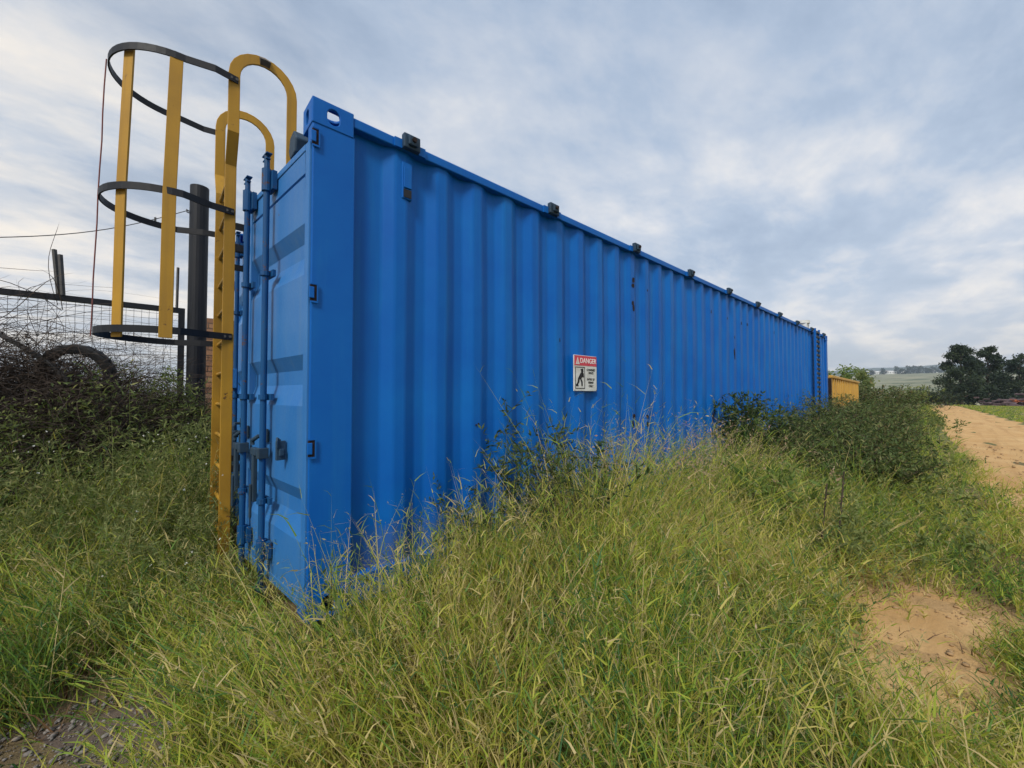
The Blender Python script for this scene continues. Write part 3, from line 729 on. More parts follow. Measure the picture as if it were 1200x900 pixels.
fig.prism([(-0.004, -0.002), (0.012, -0.004), (0.026, -0.030), (0.026, -0.066), (0.013, -0.066), (0.010, -0.034)], f2, *dd)      # front leg
fig.prism([(-0.042, -0.050), (-0.022, -0.052), (-0.016, -0.068), (-0.044, -0.068)], f2, *dd)   # boot
fig.build('pictogram', M_INK, sign)
for i, (s_, z) in enumerate((('CONFINED', 0.030), ('SPACE', 0.004), ('ENTRY BY', -0.052), ('PERMIT', -0.080), ('ONLY', -0.110))):
    text(s_, 0.026, 0.073, z, M_INK, sign, y=-0.0113, sx=0.92, bold=0.0006)
for u in (-0.150, 0.150):
    for z in (-0.145, 0.145):
        MB().tube([(u, -0.0101, z), (u, -0.014, z)], 0.004, 8).build('rivet', M_STEEL, sign)

# ------------------------------------------------------------------ ladder with safety cage (b = distance in front of the doors = -X)
lad = empty('caged_ladder', (-0.21, 1.26, 0))
tag(lad, 'yellow vertical ladder with black hooped safety cage in front of the container doors', 'ladder')
LX = 0.0     # local x: -outward ; local y from centre
aN, aF = -0.235, 0.265           # stiles, local y (near, far)
tN, tF = -0.325, 0.365           # flared rails
def stile(ya, yt):
    pts = [Vector((LX, ya, 0.06)), Vector((LX, ya, 2.72)), Vector((LX, yt, 2.90)), Vector((LX, yt, 3.275))]
    rr = 0.165
    for k in range(1, 13):
        q = math.pi * k / 12
        pts.append(Vector((LX + rr - rr * math.cos(q), yt, 3.275 + rr * math.sin(q))))
    pts.append(Vector((LX + 2 * rr, yt, 2.25)))
    m = len(pts); wd = []; th = []
    for i in range(m):
        t = (pts[min(i + 1, m - 1)] - pts[max(i - 1, 0)]).normalized()
        inplane = Vector((1, 0, 0)) if i < 4 else Vector((0, 1, 0)).cross(t).normalized()
        wd.append(inplane * 0.031)
        n_ = t.cross(inplane).normalized(); th.append(n_ * 0.007)
    return MB().strip(pts, lambda i: wd[i], lambda i: th[i]).build('stile', M_YEL, lad, bevel=0.003)
stile(aN, tN); stile(aF, tF)
rung = MB().tube([(LX, aN + 0.008, 0), (LX, aF - 0.008, 0)], 0.012, 10).mesh('rung')
z = 0.30
while z < 2.75:
    link('rung', rung, M_YEL, lad, (0, 0, z)); z += 0.215
def hoop_path(ya, yb, dep):
    """from near stile out round to far stile"""
    c = (ya + yb) / 2; pts = [Vector((0.02, ya - 0.009, 0)), Vector((-0.10, ya - 0.012 - 0.02, 0))]
    hw = 0.345; b0 = -0.24
    for k in range(0, 25):
        q = math.pi * k / 24
        pts.append(Vector((b0 - dep * math.sin(q), c - hw * math.cos(q), 0)))
    pts += [Vector((-0.10, yb + 0.012 + 0.02, 0)), Vector((0.02, yb + 0.009, 0))]
    return pts
def hoop(z, ya, yb, dep=0.345):
    pts = [p + Vector((0, 0, z)) for p in hoop_path(ya, yb, dep)]; m = len(pts)
    def th(i):
        t = (pts[min(i + 1, m - 1)] - pts[max(i - 1, 0)]).normalized(); return t.cross(Vector((0, 0, 1))).normalized() * 0.004
    return MB().strip(pts, lambda i: Vector((0, 0, 0.0205)), th).build('cage_hoop', M_BLK, lad)
hoop(3.235, tN, tF); hoop(2.415, aN, aF, 0.370); hoop(1.60, aN, aF, 0.378)
for (bx, by, tdir) in ((-0.488, -0.185, (0.66, -0.75)), (-0.282, -0.320, (0.995, -0.10))):
    tx = Vector((tdir[0], tdir[1], 0)).normalized(); nx = Vector((0, 0, 1)).cross(tx)
    pts = [Vector((bx - 0.022, by - 0.004, 1.555)), Vector((bx - 0.018, by - 0.002, 2.4)), Vector((bx + 0.002, by + 0.003, 3.245))]
    MB().strip(pts, lambda i: tx * 0.031, lambda i: nx * 0.006).build('cage_bar', M_YEL, lad, bevel=0.002)
bm_ = MB().tube([(0, 0, 0), (0, -0.008, 0)], 0.009, 6).mesh('bolt')
for z, ya, yb in ((3.235, tN, tF), (2.415, aN, aF), (1.60, aN, aF)):
    for dx in (0.012, -0.018): link('bolt', bm_, M_STEEL, lad, (dx, ya - 0.013, z))
MB().tube([(0.135, tN, 3.4372), (0.165, tN, 3.4402), (0.195, tN, 3.4372)], 0.0335, 4).build('worn_band', M_STEEL, lad)
for z in (2.33, 2.19, 0.75):
    for ya in (aN, aF):
        MB().box(0.032, 0.20, ya - 0.006, ya + 0.006, z - 0.022, z + 0.022).build('wall_bracket', M_BLK, lad)
# cord hanging from the top hoop down to the bottom one
top = Vector((-0.21 - 0.24 - 0.345 - 0.010, 1.30, 3.262)); bot = Vector((-0.21 - 0.24 - 0.378 - 0.010, 1.30, 1.575))
pts = [top.lerp(bot, k / 10) + Vector((-0.004 * abs(math.sin(k)), 0.004 * math.sin(0.7 * k), 0)) for k in range(11)]
tag(MB().tube(pts, 0.0038, 6).build('cord', M_ROPE), 'thin reddish cord hanging down outside the ladder cage', 'cord')

# ------------------------------------------------------------------ fence, pole, brick wall beyond the doors
def at(px, py, Z):
    c = CAM + RIGHT * ((px - 600) / 466 * Z) + FWD * Z
    return Vector((c.x, c.y, CAM.z + (462 - py) / 466 * Z))
pole_x, pole_y = -0.16, 4.27
p = empty('black_pole', (pole_x, pole_y, 0))
tag(p, 'thick black steel pole standing at the end of the mesh fence', 'pole')
MB().tube([(0, 0, -0.1), (0, 0, 1.23 + (462 - 217) / 466 * 5.0)], 0.098, 20).build('shaft', M_BLK, p, smooth=False)
MB().tube([(-0.10, -0.01, 3.52), (-0.125, -0.02, 3.53), (-0.12, -0.02, 3.50), (-0.10, -0.01, 3.50)], 0.008, 6).build('eye_bolt', M_STEEL, p)
fe = empty('mesh_fence', (pole_x - 0.12, pole_y, 0))
tag(fe, 'welded wire mesh fence with black top rail, overgrown with dry bramble', 'fence')
FL = 4.6; FZ = 2.26
MB().box(-FL, 0.0, -0.03, 0.03, FZ - 0.03, FZ + 0.03).build('top_rail', M_BLK, fe)
MB().box(-0.06, 0.0, -0.029, 0.029, 0, FZ - 0.031).build('fence_post', M_BLK, fe)
MB().box(-2.3, -2.24, -0.029, 0.029, 0, FZ - 0.031).build('fence_post', M_BLK, fe)
mesh = MB()
k = 0
while k * 0.066 < FL:
    x = -k * 0.066 - 0.062; mesh.box(x - 0.0016, x + 0.0016, 0.0, 0.0032, 0.3, FZ - 0.031); k += 1
k = 0
while k * 0.066 < 1.9:
    z = FZ - 0.06 - k * 0.066; mesh.box(-FL, -0.06, 0.0033, 0.0065, z - 0.0016, z + 0.0016); k += 1
mesh.build('wire_mesh', M_WIRE, fe)
# iron spikes standing above the rail
for (px, top_y, bot_y, ddx) in ((69, 297, 347, -6), (74, 303, 347, -4), (205, 313, 358, 0.5)):
    Zr = 4.36 if px < 100 else 4.9
    b_ = at(px, bot_y, Zr); t_ = at(px + ddx, top_y, Zr)
    bl = b_ - fe.location; tl = t_ - fe.location
    bl.y = tl.y = 0.02 if ddx != -4 else -0.025
    bl.z = FZ + 0.026; 
    MB().tube([bl, tl], 0.02 if px < 100 else 0.014, 4).build('spike', M_STEEL, fe)
# wire from the pole to the left, with barbs
a_ = Vector((pole_x - 0.125, pole_y - 0.02, 3.515)); b_ = at(-60, 277, 3.3)
pts = [a_.lerp(b_, k / 16) + Vector((0, 0, -0.10 * math.sin(math.pi * k / 16))) for k in range(17)]
wr = MB().tube(pts, 0.0045, 5)
for k in (2, 3, 4):
    q = pts[k]; wr.tube([q + Vector((0.0, 0, -0.02)), q + Vector((0, 0, 0.02))], 0.011, 5)
tag(wr.build('wire', M_WIRE), 'slack wire strung from the black pole out to the left', 'wire')

bw = empty('brick_wall', (-0.05, 5.55, 0))
tag(bw, 'weathered orange brick wall behind the black pole', 'wall')
bl_, bh, bd = 0.222, 0.071, 0.105; jx = 0.011
MB().box(0.012, 7 * (bl_ + jx) - 0.012, 0.010, bd - 0.010, 0.0, 29 * 0.083 - 0.02).build('mortar', M_MORTAR, bw)
brick_me = MB().box(0, bl_, 0, bd, 0, bh).mesh('brick'); half_me = MB().box(0, bl_ / 2 - jx / 2, 0, bd, 0, bh).mesh('brick')
brick_me.materials.append(M_BRICK); half_me.materials.append(M_BRICK)
for r_ in range(29):
    odd = r_ % 2; xs = [0] + [(bl_ / 2 + jx / 2) + i * (bl_ + jx) for i in range(6)] + [7 * (bl_ + jx) - jx - (bl_ / 2 - jx / 2)] if odd else [i * (bl_ + jx) for i in range(7)]
    for i, x in enumerate(xs):
        me = half_me if odd and i in (0, len(xs) - 1) else brick_me
        o = link('brick', me, None, bw, (x, random.uniform(-0.004, 0.004), 0.006 + r_ * 0.083), (0, 0, R(random.uniform(-0.8, 0.8))))

# old tyre half buried in the bramble, and a black hose beside it
def torus_mesh(Rm, rm, n=36, m=12):
    mb = MB(); V = []; F = []
    for i in range(n):
        a = 2 * math.pi * i / n
        for k in range(m):
            q = 2 * math.pi * k / m; cr = math.copysign(abs(math.cos(q)) ** 0.6, math.cos(q)); srr = math.copysign(abs(math.sin(q)) ** 0.6, math.sin(q))
            rad = Rm + rm * cr * 0.95 + (0.006 if (i % 2 and cr > 0.8) else 0)
            V.append((rad * math.cos(a), rm * 1.05 * srr, rad * math.sin(a)))
    for i in range(n):
        for k in range(m): F.append((i * m + k, ((i + 1) % n) * m + k, ((i + 1) % n) * m + (k + 1) % m, i * m + (k + 1) % m))
    return mb.add(V, F)
tp = at(90, 432, 3.75)
ty = torus_mesh(0.235, 0.045).build('old_tyre', M_RUBBER, None, loc=(tp.x, tp.y, tp.z - 0.05), rot=(R(12), 0, R(-20)))
tag(ty, 'worn black tyre caught upright in the bramble below the fence', 'tyre')
pts = [at(-40, 380, 3.7), at(0, 393, 3.6), at(28, 408, 3.55), at(60, 428, 3.5), at(85, 452, 3.5)]
tag(MB().tube(pts, 0.022, 8).build('black_hose', M_RUBBER), 'black hose sagging over the bramble at the fence', 'hose')

# ------------------------------------------------------------------ vegetation
def place_z(x, y): return terrain(x, y)
def excluded(x, y, margin=0.0):
    inside = (x > -0.02 - margin) & (x < LEN + 0.05) & (y > 0.03 - margin) & (y < WID + margin)
    l, r = road_edges(x)
    on_road = (x > 1.6) & (y < l - 0.10 + 0.22 * wob(x, y, 2.2, 4.0)) & (y > r - 0.05)
    return inside | on_road
def height_map(x, y):
    r = np.hypot(x - CAM.x, y - CAM.y)
    h = 0.45 + 0.13 * wob(x, y, 0.8, 5.0)
    side = np.exp(-((y + 0.42) / 0.55) ** 2) * (x > -0.1)
    h = h + side * (0.20 + 0.20 * smooth(0.5, 1.4, x) - 0.16 * smooth(1.9, 3.0, x))
    h = h * (1 - 0.55 * np.exp(-((in_patch(x, y)) / 1.45) ** 4))
    h = h * (1 - 0.5 * smooth(-1.45, -2.3, y) * smooth(0.4, 1.6, x))       # short growth towards the track
    h = h + 0.36 * smooth(0.9, 2.0, y) * (x < 0.1)                          # rank growth left of the doors
    h = h + 0.10 * np.exp(-(((x + 0.7) / 0.5) ** 2 + ((y - 0.9) / 0.5) ** 2))
    h = h * (1 - 0.35 * np.exp(-(((x + 0.75) / 0.55) ** 2 + ((y + 0.6) / 0.7) ** 2)))
    h = h * (1 - 0.45 * smooth(-2.6, -4.5, y))
    h = h * (1 - 0.50 * np.exp(-(((x - 0.05) / 0.42) ** 2 + ((y + 0.02) / 0.42) ** 2) ** 1.5))   # thin growth at the container's near corner
    h = h * (1 - 0.30 * np.exp(-(((x + 0.25) / 0.30) ** 2 + ((y - 0.6) / 0.6) ** 2)))
    h = h * (1 + 0.20 * wob(x, y, 2.1, 9.0))
    return np.clip(h, 0.05, 1.2)
def tint_map(x, y):  # grass tint: greener and darker beside the wall, more straw-coloured out in front
    return np.clip(0.38 + 0.24 * wob(x, y, 0.9, 8.0) - 0.20 * np.exp(-((y + 0.1) / 0.4) ** 2) * (x > 0) + 0.16 * np.exp(-(((x - 1.3) / 1.6) ** 2 + ((y + 0.8) / 0.8) ** 2)) - 0.15 * smooth(0.3, 2.0, y), 0, 1)

def scatter(n, rmin, rmax, a0, a1):
    """points spread over a ring sector around the place where the photographer stood, uniform in area"""
    r = np.sqrt(rng.uniform(rmin * rmin, rmax * rmax, n)); a = rng.uniform(a0, a1, n)
    return CAM.x + r * np.cos(a), CAM.y + r * np.sin(a)
A0, A1 = YAW - R(66), YAW + R(66)

grass = Veg(); seeds = Veg()
def add_grass(n_tufts, blades, rmin, rmax, wmul, hmul=1.0, nseg=3, a0=A0, a1=A1):
    x, y = scatter(n_tufts, rmin, rmax, a0, a1)
    keep = ~excluded(x, y) & (in_gravel(x, y) + rng.uniform(-0.22, 0.22, len(x)) > 0.98)
    pat = in_patch(x, y); keep &= (pat > 1.0) | (rng.uniform(size=len(x)) < 0.05 + 0.25 * np.clip(pat - 0.6, 0, 1))
    keep &= (rng.uniform(size=len(x)) < 0.62 + 0.5 * wob(x, y, 1.3, 2.0) + 0.25)
    x, y = x[keep], y[keep]
    h = height_map(x, y) * rng.uniform(0.65, 1.25, len(x)) * hmul
    dr = tint_map(x, y) + rng.normal(0, 0.11, len(x))
    lean = rng.normal(0, 0.22, (len(x), 2)) + np.array([-0.06, -0.10])
    N_ = len(x) * blades
    X = np.repeat(x, blades) + rng.normal(0, 0.035, N_); Y = np.repeat(y, blades) + rng.normal(0, 0.035, N_)
    ok = ~excluded(X, Y); 
    H = np.repeat(h, blades) * rng.uniform(0.45, 1.15, N_); LE = np.repeat(lean, blades, 0); DR = np.repeat(dr, blades) + rng.normal(0, 0.10, N_)
    th = rng.uniform(0, 2 * math.pi, N_); sp = np.abs(rng.normal(0.28, 0.20, N_))
    d = np.stack([np.cos(th) * sp + LE[:, 0], np.sin(th) * sp + LE[:, 1], np.ones(N_)], 1)
    dh = np.stack([np.cos(th), np.sin(th)], 1)
    bend = np.stack([dh[:, 0] * rng.uniform(0.1, 0.65, N_) + LE[:, 0] * 0.5, dh[:, 1] * rng.uniform(0.1, 0.65, N_) + LE[:, 1] * 0.5, -rng.uniform(0.05, 0.5, N_)], 1)
    W = rng.uniform(0.003, 0.0075, N_) * wmul
    dead = rng.uniform(size=N_) < 0.10 + 0.16 * np.clip(DR, 0, 1)
    DR = np.where(dead, rng.uniform(0.75, 1.0, N_), np.clip(DR, 0, 0.75))
    B = np.stack([X, Y, place_z(X, Y) - 0.01], 1)
    # keep blades from growing through the container walls
    tipx = X + (d[:, 0] / np.linalg.norm(d, axis=1) + bend[:, 0]) * H; tipy = Y + (d[:, 1] / np.linalg.norm(d, axis=1) + bend[:, 1]) * H
    ok &= ~((tipx > -0.02) & (tipx < LEN + 0.05) & (tipy > 0.02) & (tipy < WID))
    # clear the space round the photographer's feet
    ok &= np.hypot(X - CAM.x, Y - CAM.y) > 0.55
    grass.ribbons(B[ok], d[ok], H[ok], W[ok], bend[ok], DR[ok], nseg)
add_grass(1900, 9, 0.55, 3.2, 1.0, 0.62)
add_grass(5200, 8, 3.2, 6.5, 1.25, 0.85)
add_grass(11000, 8, 6.5, 14, 2.0, 0.95, 2)
add_grass(16000, 6, 14, 38, 4.5, 0.9, 2)
add_grass(7000, 6, 24, 75, 7.0, 1.0, 2, R(-9), R(2))      # verge beyond the track
# undergrowth: short bent blades and litter that close the gaps near the ground
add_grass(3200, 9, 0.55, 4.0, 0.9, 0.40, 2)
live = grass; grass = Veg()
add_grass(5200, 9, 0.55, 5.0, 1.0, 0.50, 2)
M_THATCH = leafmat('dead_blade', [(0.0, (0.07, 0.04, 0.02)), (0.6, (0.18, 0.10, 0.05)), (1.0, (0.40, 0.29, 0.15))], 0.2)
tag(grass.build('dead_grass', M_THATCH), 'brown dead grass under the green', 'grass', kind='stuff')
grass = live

def add_culms(n_clumps, per, rmin, rmax, wmul=1.0, hmul=1.0, nl=8, a0=A0, a1=A1):
    """wild grass: upright jointed stems with short side leaves, growing in clumps with dark gaps between"""
    x, y = scatter(n_clumps, rmin, rmax, a0, a1)
    k = ~excluded(x, y, 0.04) & (in_gravel(x, y) + rng.uniform(-0.15, 0.15, len(x)) > 1.05)
    pat = in_patch(x, y); k &= (pat > 1.15) | (rng.uniform(size=len(x)) < 0.03 + 0.35 * np.clip(pat - 0.55, 0, 1))
    k &= rng.uniform(size=len(x)) < 0.42 + 1.3 * wob(x, y, 2.6, 6.0) + 0.25 * wob(x, y, 0.8, 1.0)
    k &= np.hypot(x - CAM.x, y - CAM.y) > 0.72
    x, y = x[k], y[k]
    h = height_map(x, y) * hmul * rng.uniform(0.62, 1.35, len(x))
    hue = tint_map(x, y) + rng.normal(0, 0.20, len(x))
    left = smooth(0.5, -0.3, x) * smooth(1.6, 0.6, y)
    lean = rng.normal(0, 0.13, (len(x), 2)) + left[:, None] * np.array([-RIGHT.x, -RIGHT.y]) * 0.38
    N_ = len(x) * per
    sp = rng.normal(0, 0.045, (N_, 2))
    X = np.repeat(x, per) + sp[:, 0]; Y = np.repeat(y, per) + sp[:, 1]
    H = np.repeat(h, per) * rng.uniform(0.6, 1.12, N_); LE = np.repeat(lean, per, 0); HU = np.clip(np.repeat(hue, per) + rng.normal(0, 0.09, N_), 0, 0.8)
    d = np.stack([sp[:, 0] * 3.5 + LE[:, 0], sp[:, 1] * 3.5 + LE[:, 1], np.ones(N_)], 1)
    bend = np.stack([sp[:, 0] * 2 + LE[:, 0] * 0.9 + rng.normal(0, 0.06, N_), sp[:, 1] * 2 + LE[:, 1] * 0.9 + rng.normal(0, 0.06, N_), -rng.uniform(0.0, 0.12, N_)], 1)
    dn = d / np.linalg.norm(d, axis=1, keepdims=True)
    tx = X + (dn[:, 0] + bend[:, 0]) * H; ty_ = Y + (dn[:, 1] + bend[:, 1]) * H
    ok = ~excluded(X, Y) & ~((tx > -0.05) & (tx < LEN + 0.1) & (ty_ > -0.06) & (ty_ < WID))
    ok &= np.hypot(tx - CAM.x, ty_ - CAM.y) > 0.6
    X, Y, H, HU, d, dn, bend = X[ok], Y[ok], H[ok], HU[ok], d[ok], dn[ok], bend[ok]; n = len(X)
    B = np.stack([X, Y, place_z(X, Y) - 0.01], 1)
    dead = rng.uniform(size=n) < 0.13
    HU = np.where(dead, rng.uniform(0.78, 1, n), HU)
    grass.ribbons(B, d, H, rng.uniform(0.0032, 0.005, n) * wmul, bend, np.clip(HU + 0.18, 0, 1), 3, 0.35)
    for j in range(nl):
        t = np.clip(0.16 + 0.84 * (j + rng.uniform(0, 0.8, n)) / nl, 0, 0.99)
        P = B + dn * (H * t)[:, None] + bend * (H * t * t)[:, None]
        a = rng.uniform(0, 6.28, n); up = rng.uniform(0.7, 2.6, n)
        ld = np.stack([np.cos(a), np.sin(a), up], 1) + bend * 1.2
        L = rng.uniform(0.03, 0.10, n) * (0.7 + 0.6 * H) * (1.15 - 0.35 * t)
        lb = np.stack([np.cos(a) * 0.15, np.sin(a) * 0.15, -rng.uniform(0.05, 0.5, n)], 1)
        tip = P + ld / np.linalg.norm(ld, axis=1, keepdims=True) * L[:, None]
        g = ~((tip[:, 0] > -0.03) & (tip[:, 0] < LEN) & (tip[:, 1] > 0.0) & (tip[:, 1] < WID))
        low = t < 0.35
        tint = np.where(low & (rng.uniform(size=n) < 0.35), rng.uniform(0.7, 1.0, n), np.clip(HU + rng.normal(0, 0.10, n), 0, 1))
        grass.ribbons(P[g], ld[g], L[g], rng.uniform(0.0032, 0.0068, n)[g] * wmul, lb[g], tint[g], 2, 0.75)
add_culms(5200, 8, 0.7, 3.0, 1.0, 1.0, 9)
add_culms(3600, 7, 3.0, 5.5, 1.2, 1.0, 7)
add_culms(3600, 6, 5.5, 10, 1.8, 1.0, 6)
add_culms(1700, 7, 1.4, 5.5, 1.0, 1.25, 10, YAW - R(42), YAW + R(20))

def add_seed_stems(n, rmin, rmax, cond, hmul, pinkness, wmul=1.0, up=0.35):
    x, y = scatter(n, rmin, rmax, A0, A1)
    k = ~excluded(x, y) & (in_gravel(x, y) > 1.1) & (in_patch(x, y) > 1.15) & cond(x, y)
    x, y = x[k], y[k]; n = len(x)
    H = height_map(x, y) * hmul * rng.uniform(0.9, 1.4, n) + up * rng.uniform(0.0, 0.4, n)
    d = np.stack([rng.normal(-0.03, 0.20, n), rng.normal(-0.05, 0.20, n), np.ones(n)], 1)
    bend = np.stack([rng.normal(0, 0.22, n), rng.normal(-0.05, 0.22, n), -rng.uniform(0.0, 0.18, n)], 1)
    dn = d / np.linalg.norm(d, axis=1, keepdims=True)
    tip = np.stack([x, y, place_z(x, y)], 1) + dn * H[:, None] + bend * H[:, None]
    ok = ~((tip[:, 0] > -0.05) & (tip[:, 0] < LEN + 0.1) & (tip[:, 1] > -0.04) & (tip[:, 1] < WID)) & (np.hypot(x - CAM.x, y - CAM.y) > 0.65)
    x, y, H, d, bend, dn = x[ok], y[ok], H[ok], d[ok], bend[ok], dn[ok]; n = len(x)
    B = np.stack([x, y, place_z(x, y)], 1)
    tint = np.clip(rng.normal(0.52, 0.16, n), 0, 1)
    grass.ribbons(B, d, H, np.full(n, 0.0032 * wmul), bend, tint, 4, 0.3)
    pk = np.clip(rng.normal(pinkness, 0.2, n), 0, 1)
    m = 11                                   # branchlets per panicle
    for j in range(m):
        t = 0.66 + 0.34 * j / m
        P = B + dn * (H * t)[:, None] + bend * (H * t * t)[:, None]
        th = rng.uniform(0, 6.28, n)
        dd = np.stack([np.cos(th), np.sin(th), rng.uniform(0.3, 1.3, n)], 1) + bend * 0.7
        L = H * (0.16 * (1 - 0.75 * (j / m))) * rng.uniform(0.5, 1.2, n) + 0.012
        dl = dd / np.linalg.norm(dd, axis=1, keepdims=True)
        seeds.ribbons(P, dd, L, np.full(n, 0.0020 * wmul), np.stack([0 * th, 0 * th, -0.35 + 0 * th], 1), pk, 1)
        Q = P + dl * (L * 0.75)[:, None]; Q[:, 2] -= 0.2 * L
        seeds.leaves(Q, dl + rng.normal(0, 0.4, (n, 3)), rng.uniform(0.008, 0.018, n) * wmul, rng.uniform(0.003, 0.006, n) * wmul, pk)
add_seed_stems(700, 0.7, 3.4, lambda x, y: (y < 0.6) & ((x < 1.6) | (y > -1.5)), 0.98, 0.25)
add_seed_stems(500, 1.2, 4.2, lambda x, y: (y > 0.3) & (x < 0.1), 0.85, 0.15)
add_seed_stems(1500, 2.2, 7.0, lambda x, y: (x > 0.4) & (y < 0) & (y > -1.35), 0.85, 0.55, 1.3)
add_seed_stems(2600, 3.0, 6.2, lambda x, y: (x > 2.0) & (x < 4.3) & (y < -0.02) & (y > -0.75), 1.05, 0.85, 1.9, 0.5)

# ------- leafy plants
def branchy(veg_s, veg_l, x, y, h, nstem, spread, nleaf, ls, lw, tint=(0.2, 0.7), bend=0.25, sub=5, z0=None, leaf_from=0.25, sw=0.006, droop=0.0):
    """one plant: stems rising from a point, side shoots, leaves along them (world coordinates)"""
    gz = float(terrain(x, y)) if z0 is None else z0
    n = nstem
    th = rng.uniform(0, 6.28, n)
    B = np.stack([x + rng.normal(0, 0.03 + 0.10 * spread, n), y + rng.normal(0, 0.03 + 0.10 * spread, n), np.full(n, gz)], 1)
    d = np.stack([np.cos(th) * spread * rng.uniform(0.2, 1, n), np.sin(th) * spread * rng.uniform(0.2, 1, n), np.ones(n)], 1)
    bd = np.stack([np.cos(th) * bend * rng.uniform(0, 1, n), np.sin(th) * bend * rng.uniform(0, 1, n), -rng.uniform(0, 0.25, n) - droop], 1)
    L = h * rng.uniform(0.65, 1.08, n) * np.sqrt(1 + 0.3 * spread)
    veg_s.ribbons(B, d, L, np.full(n, sw), bd, rng.uniform(0.3, 0.8, n), 5, 0.5)
    dn = d / np.linalg.norm(d, axis=1, keepdims=True)
    for j in range(sub):
        t = rng.uniform(0.3, 0.95, n)
        P = B + dn * (L * t)[:, None] + bd * (L * t * t)[:, None]
        a = rng.uniform(0, 6.28, n)
        sd_ = np.stack([np.cos(a), np.sin(a), rng.uniform(0.3, 1.2, n)], 1)
        sl_ = L * rng.uniform(0.15, 0.38, n) * (1.15 - 0.6 * t)
        sb = np.stack([0 * a, 0 * a, -0.2 + 0 * a], 1)
        veg_s.ribbons(P, sd_, sl_, np.full(n, sw * 0.6), sb, rng.uniform(0.3, 0.8, n), 3, 0.5)
        sn = sd_ / np.linalg.norm(sd_, axis=1, keepdims=True)
        for q in range(max(1, nleaf // sub)):
            u = rng.uniform(0.1, 1.0, n)
            Q = P + sn * (sl_ * u)[:, None] + sb * (sl_ * u * u)[:, None]
            ld = sn * 0.5 + rng.normal(0, 0.6, (n, 3)) + np.array([0, 0, 0.1])
            veg_l.leaves(Q, ld, ls * rng.uniform(0.5, 1.2, n), lw * rng.uniform(0.6, 1.2, n), rng.uniform(tint[0], tint[1], n))
    for q in range(nleaf // 2):
        t = rng.uniform(leaf_from, 1.0, n)
        P = B + dn * (L * t)[:, None] + bd * (L * t * t)[:, None]
        veg_l.leaves(P, rng.normal(0, 0.7, (n, 3)) + np.array([0, 0, 0.35]), ls * rng.uniform(0.6, 1.3, n), lw * rng.uniform(0.6, 1.3, n), rng.uniform(tint[0], tint[1], n))

def plant(name, label, cat, x, y, mat, group=None, stem_mat=None, **kw):
    o = empty(name, (x, y, float(terrain(x, y)))); tag(o, label, cat, group)
    s_, l_ = Veg(), Veg()
    st = np.random.default_rng(int((x + 50) * 1000 + (y + 50)))
    branchy(s_, l_, 0, 0, z0=0.0, **kw)
    s_.build('stem', stem_mat or M_TWIG, o); l_.build('foliage', mat, o)
    return o
# weeds with small leaves, a mass nobody could count
ws, wl, fl = Veg(), Veg(), Veg()
def weeds(n, x0, x1, y0, y1, h, ls, lw, tint, nleaf=24, flower=0.0, nst=3, spread=0.45):
    for _ in range(n):
        x, y = rng.uniform(x0, x1), rng.uniform(y0, y1)
        if excluded(np.array(x), np.array(y), 0.12) or in_gravel(x, y) < 1.1 or in_patch(x, y) < 1.05: continue
        hh = h * rng.uniform(0.6, 1.2)
        branchy(ws, wl, x, y, hh, nst, spread, nleaf, ls, lw, tint)
        if rng.uniform() < flower:
            k = rng.integers(2, 6)
            P = np.stack([x + rng.normal(0, 0.10, k), y + rng.normal(0, 0.10, k), np.full(k, float(terrain(x, y)) + hh * 0.95) + rng.normal(0, 0.05, k)], 1)
            for q in range(5):
                fl.leaves(P, rng.normal(0, 1, (k, 3)) + np.array([0, 0, 0.4]), np.full(k, 0.009), np.full(k, 0.007), rng.uniform(0, 1, k))
weeds(150, -2.4, -0.05, 1.2, 2.6, 0.95, 0.036, 0.008, (0.4, 1.0), 34, 0.10)
weeds(80, -1.9, -0.1, 2.4, 3.6, 1.15, 0.045, 0.013, (0.15, 0.8), 34)
weeds(24, -0.7, -0.25, 1.5, 3.2, 1.25, 0.05, 0.010, (0.3, 0.9), 34, spread=0.25)
weeds(45, -1.9, -0.05, 0.2, 1.2, 0.45, 0.033, 0.008, (0.4, 0.95), 24, 0.05)
weeds(34, -0.8, -0.24, 0.75, 1.6, 0.72, 0.034, 0.008, (0.4, 1.0), 30, 0.1, spread=0.3)
weeds(60, 0.2, 5.0, -0.9, -0.06, 0.55, 0.040, 0.012, (0.2, 0.7), 24)
weeds(50, 2.6, 6.0, -1.7, -0.5, 0.48, 0.050, 0.017, (0.35, 0.85), 26)
weeds(60, 3.5, 9.0, -2.2, -1.0, 0.36, 0.05, 0.02, (0.3, 0.8), 20)
weeds(70, 0.0, 2.2, -1.75, -0.7, 0.24, 0.035, 0.020, (0.5, 1.0), 22)
weeds(60, 0.6, 3.4, -1.9, -0.4, 0.42, 0.045, 0.010, (0.2, 0.8), 22)
weeds(120, 5.5, 13.0, -1.7, -0.1, 0.65, 0.055, 0.02, (0.1, 0.6), 22)
weeds(90, 12.5, 24, -2.2, 1.5, 0.7, 0.09, 0.035, (0.1, 0.6), 20)

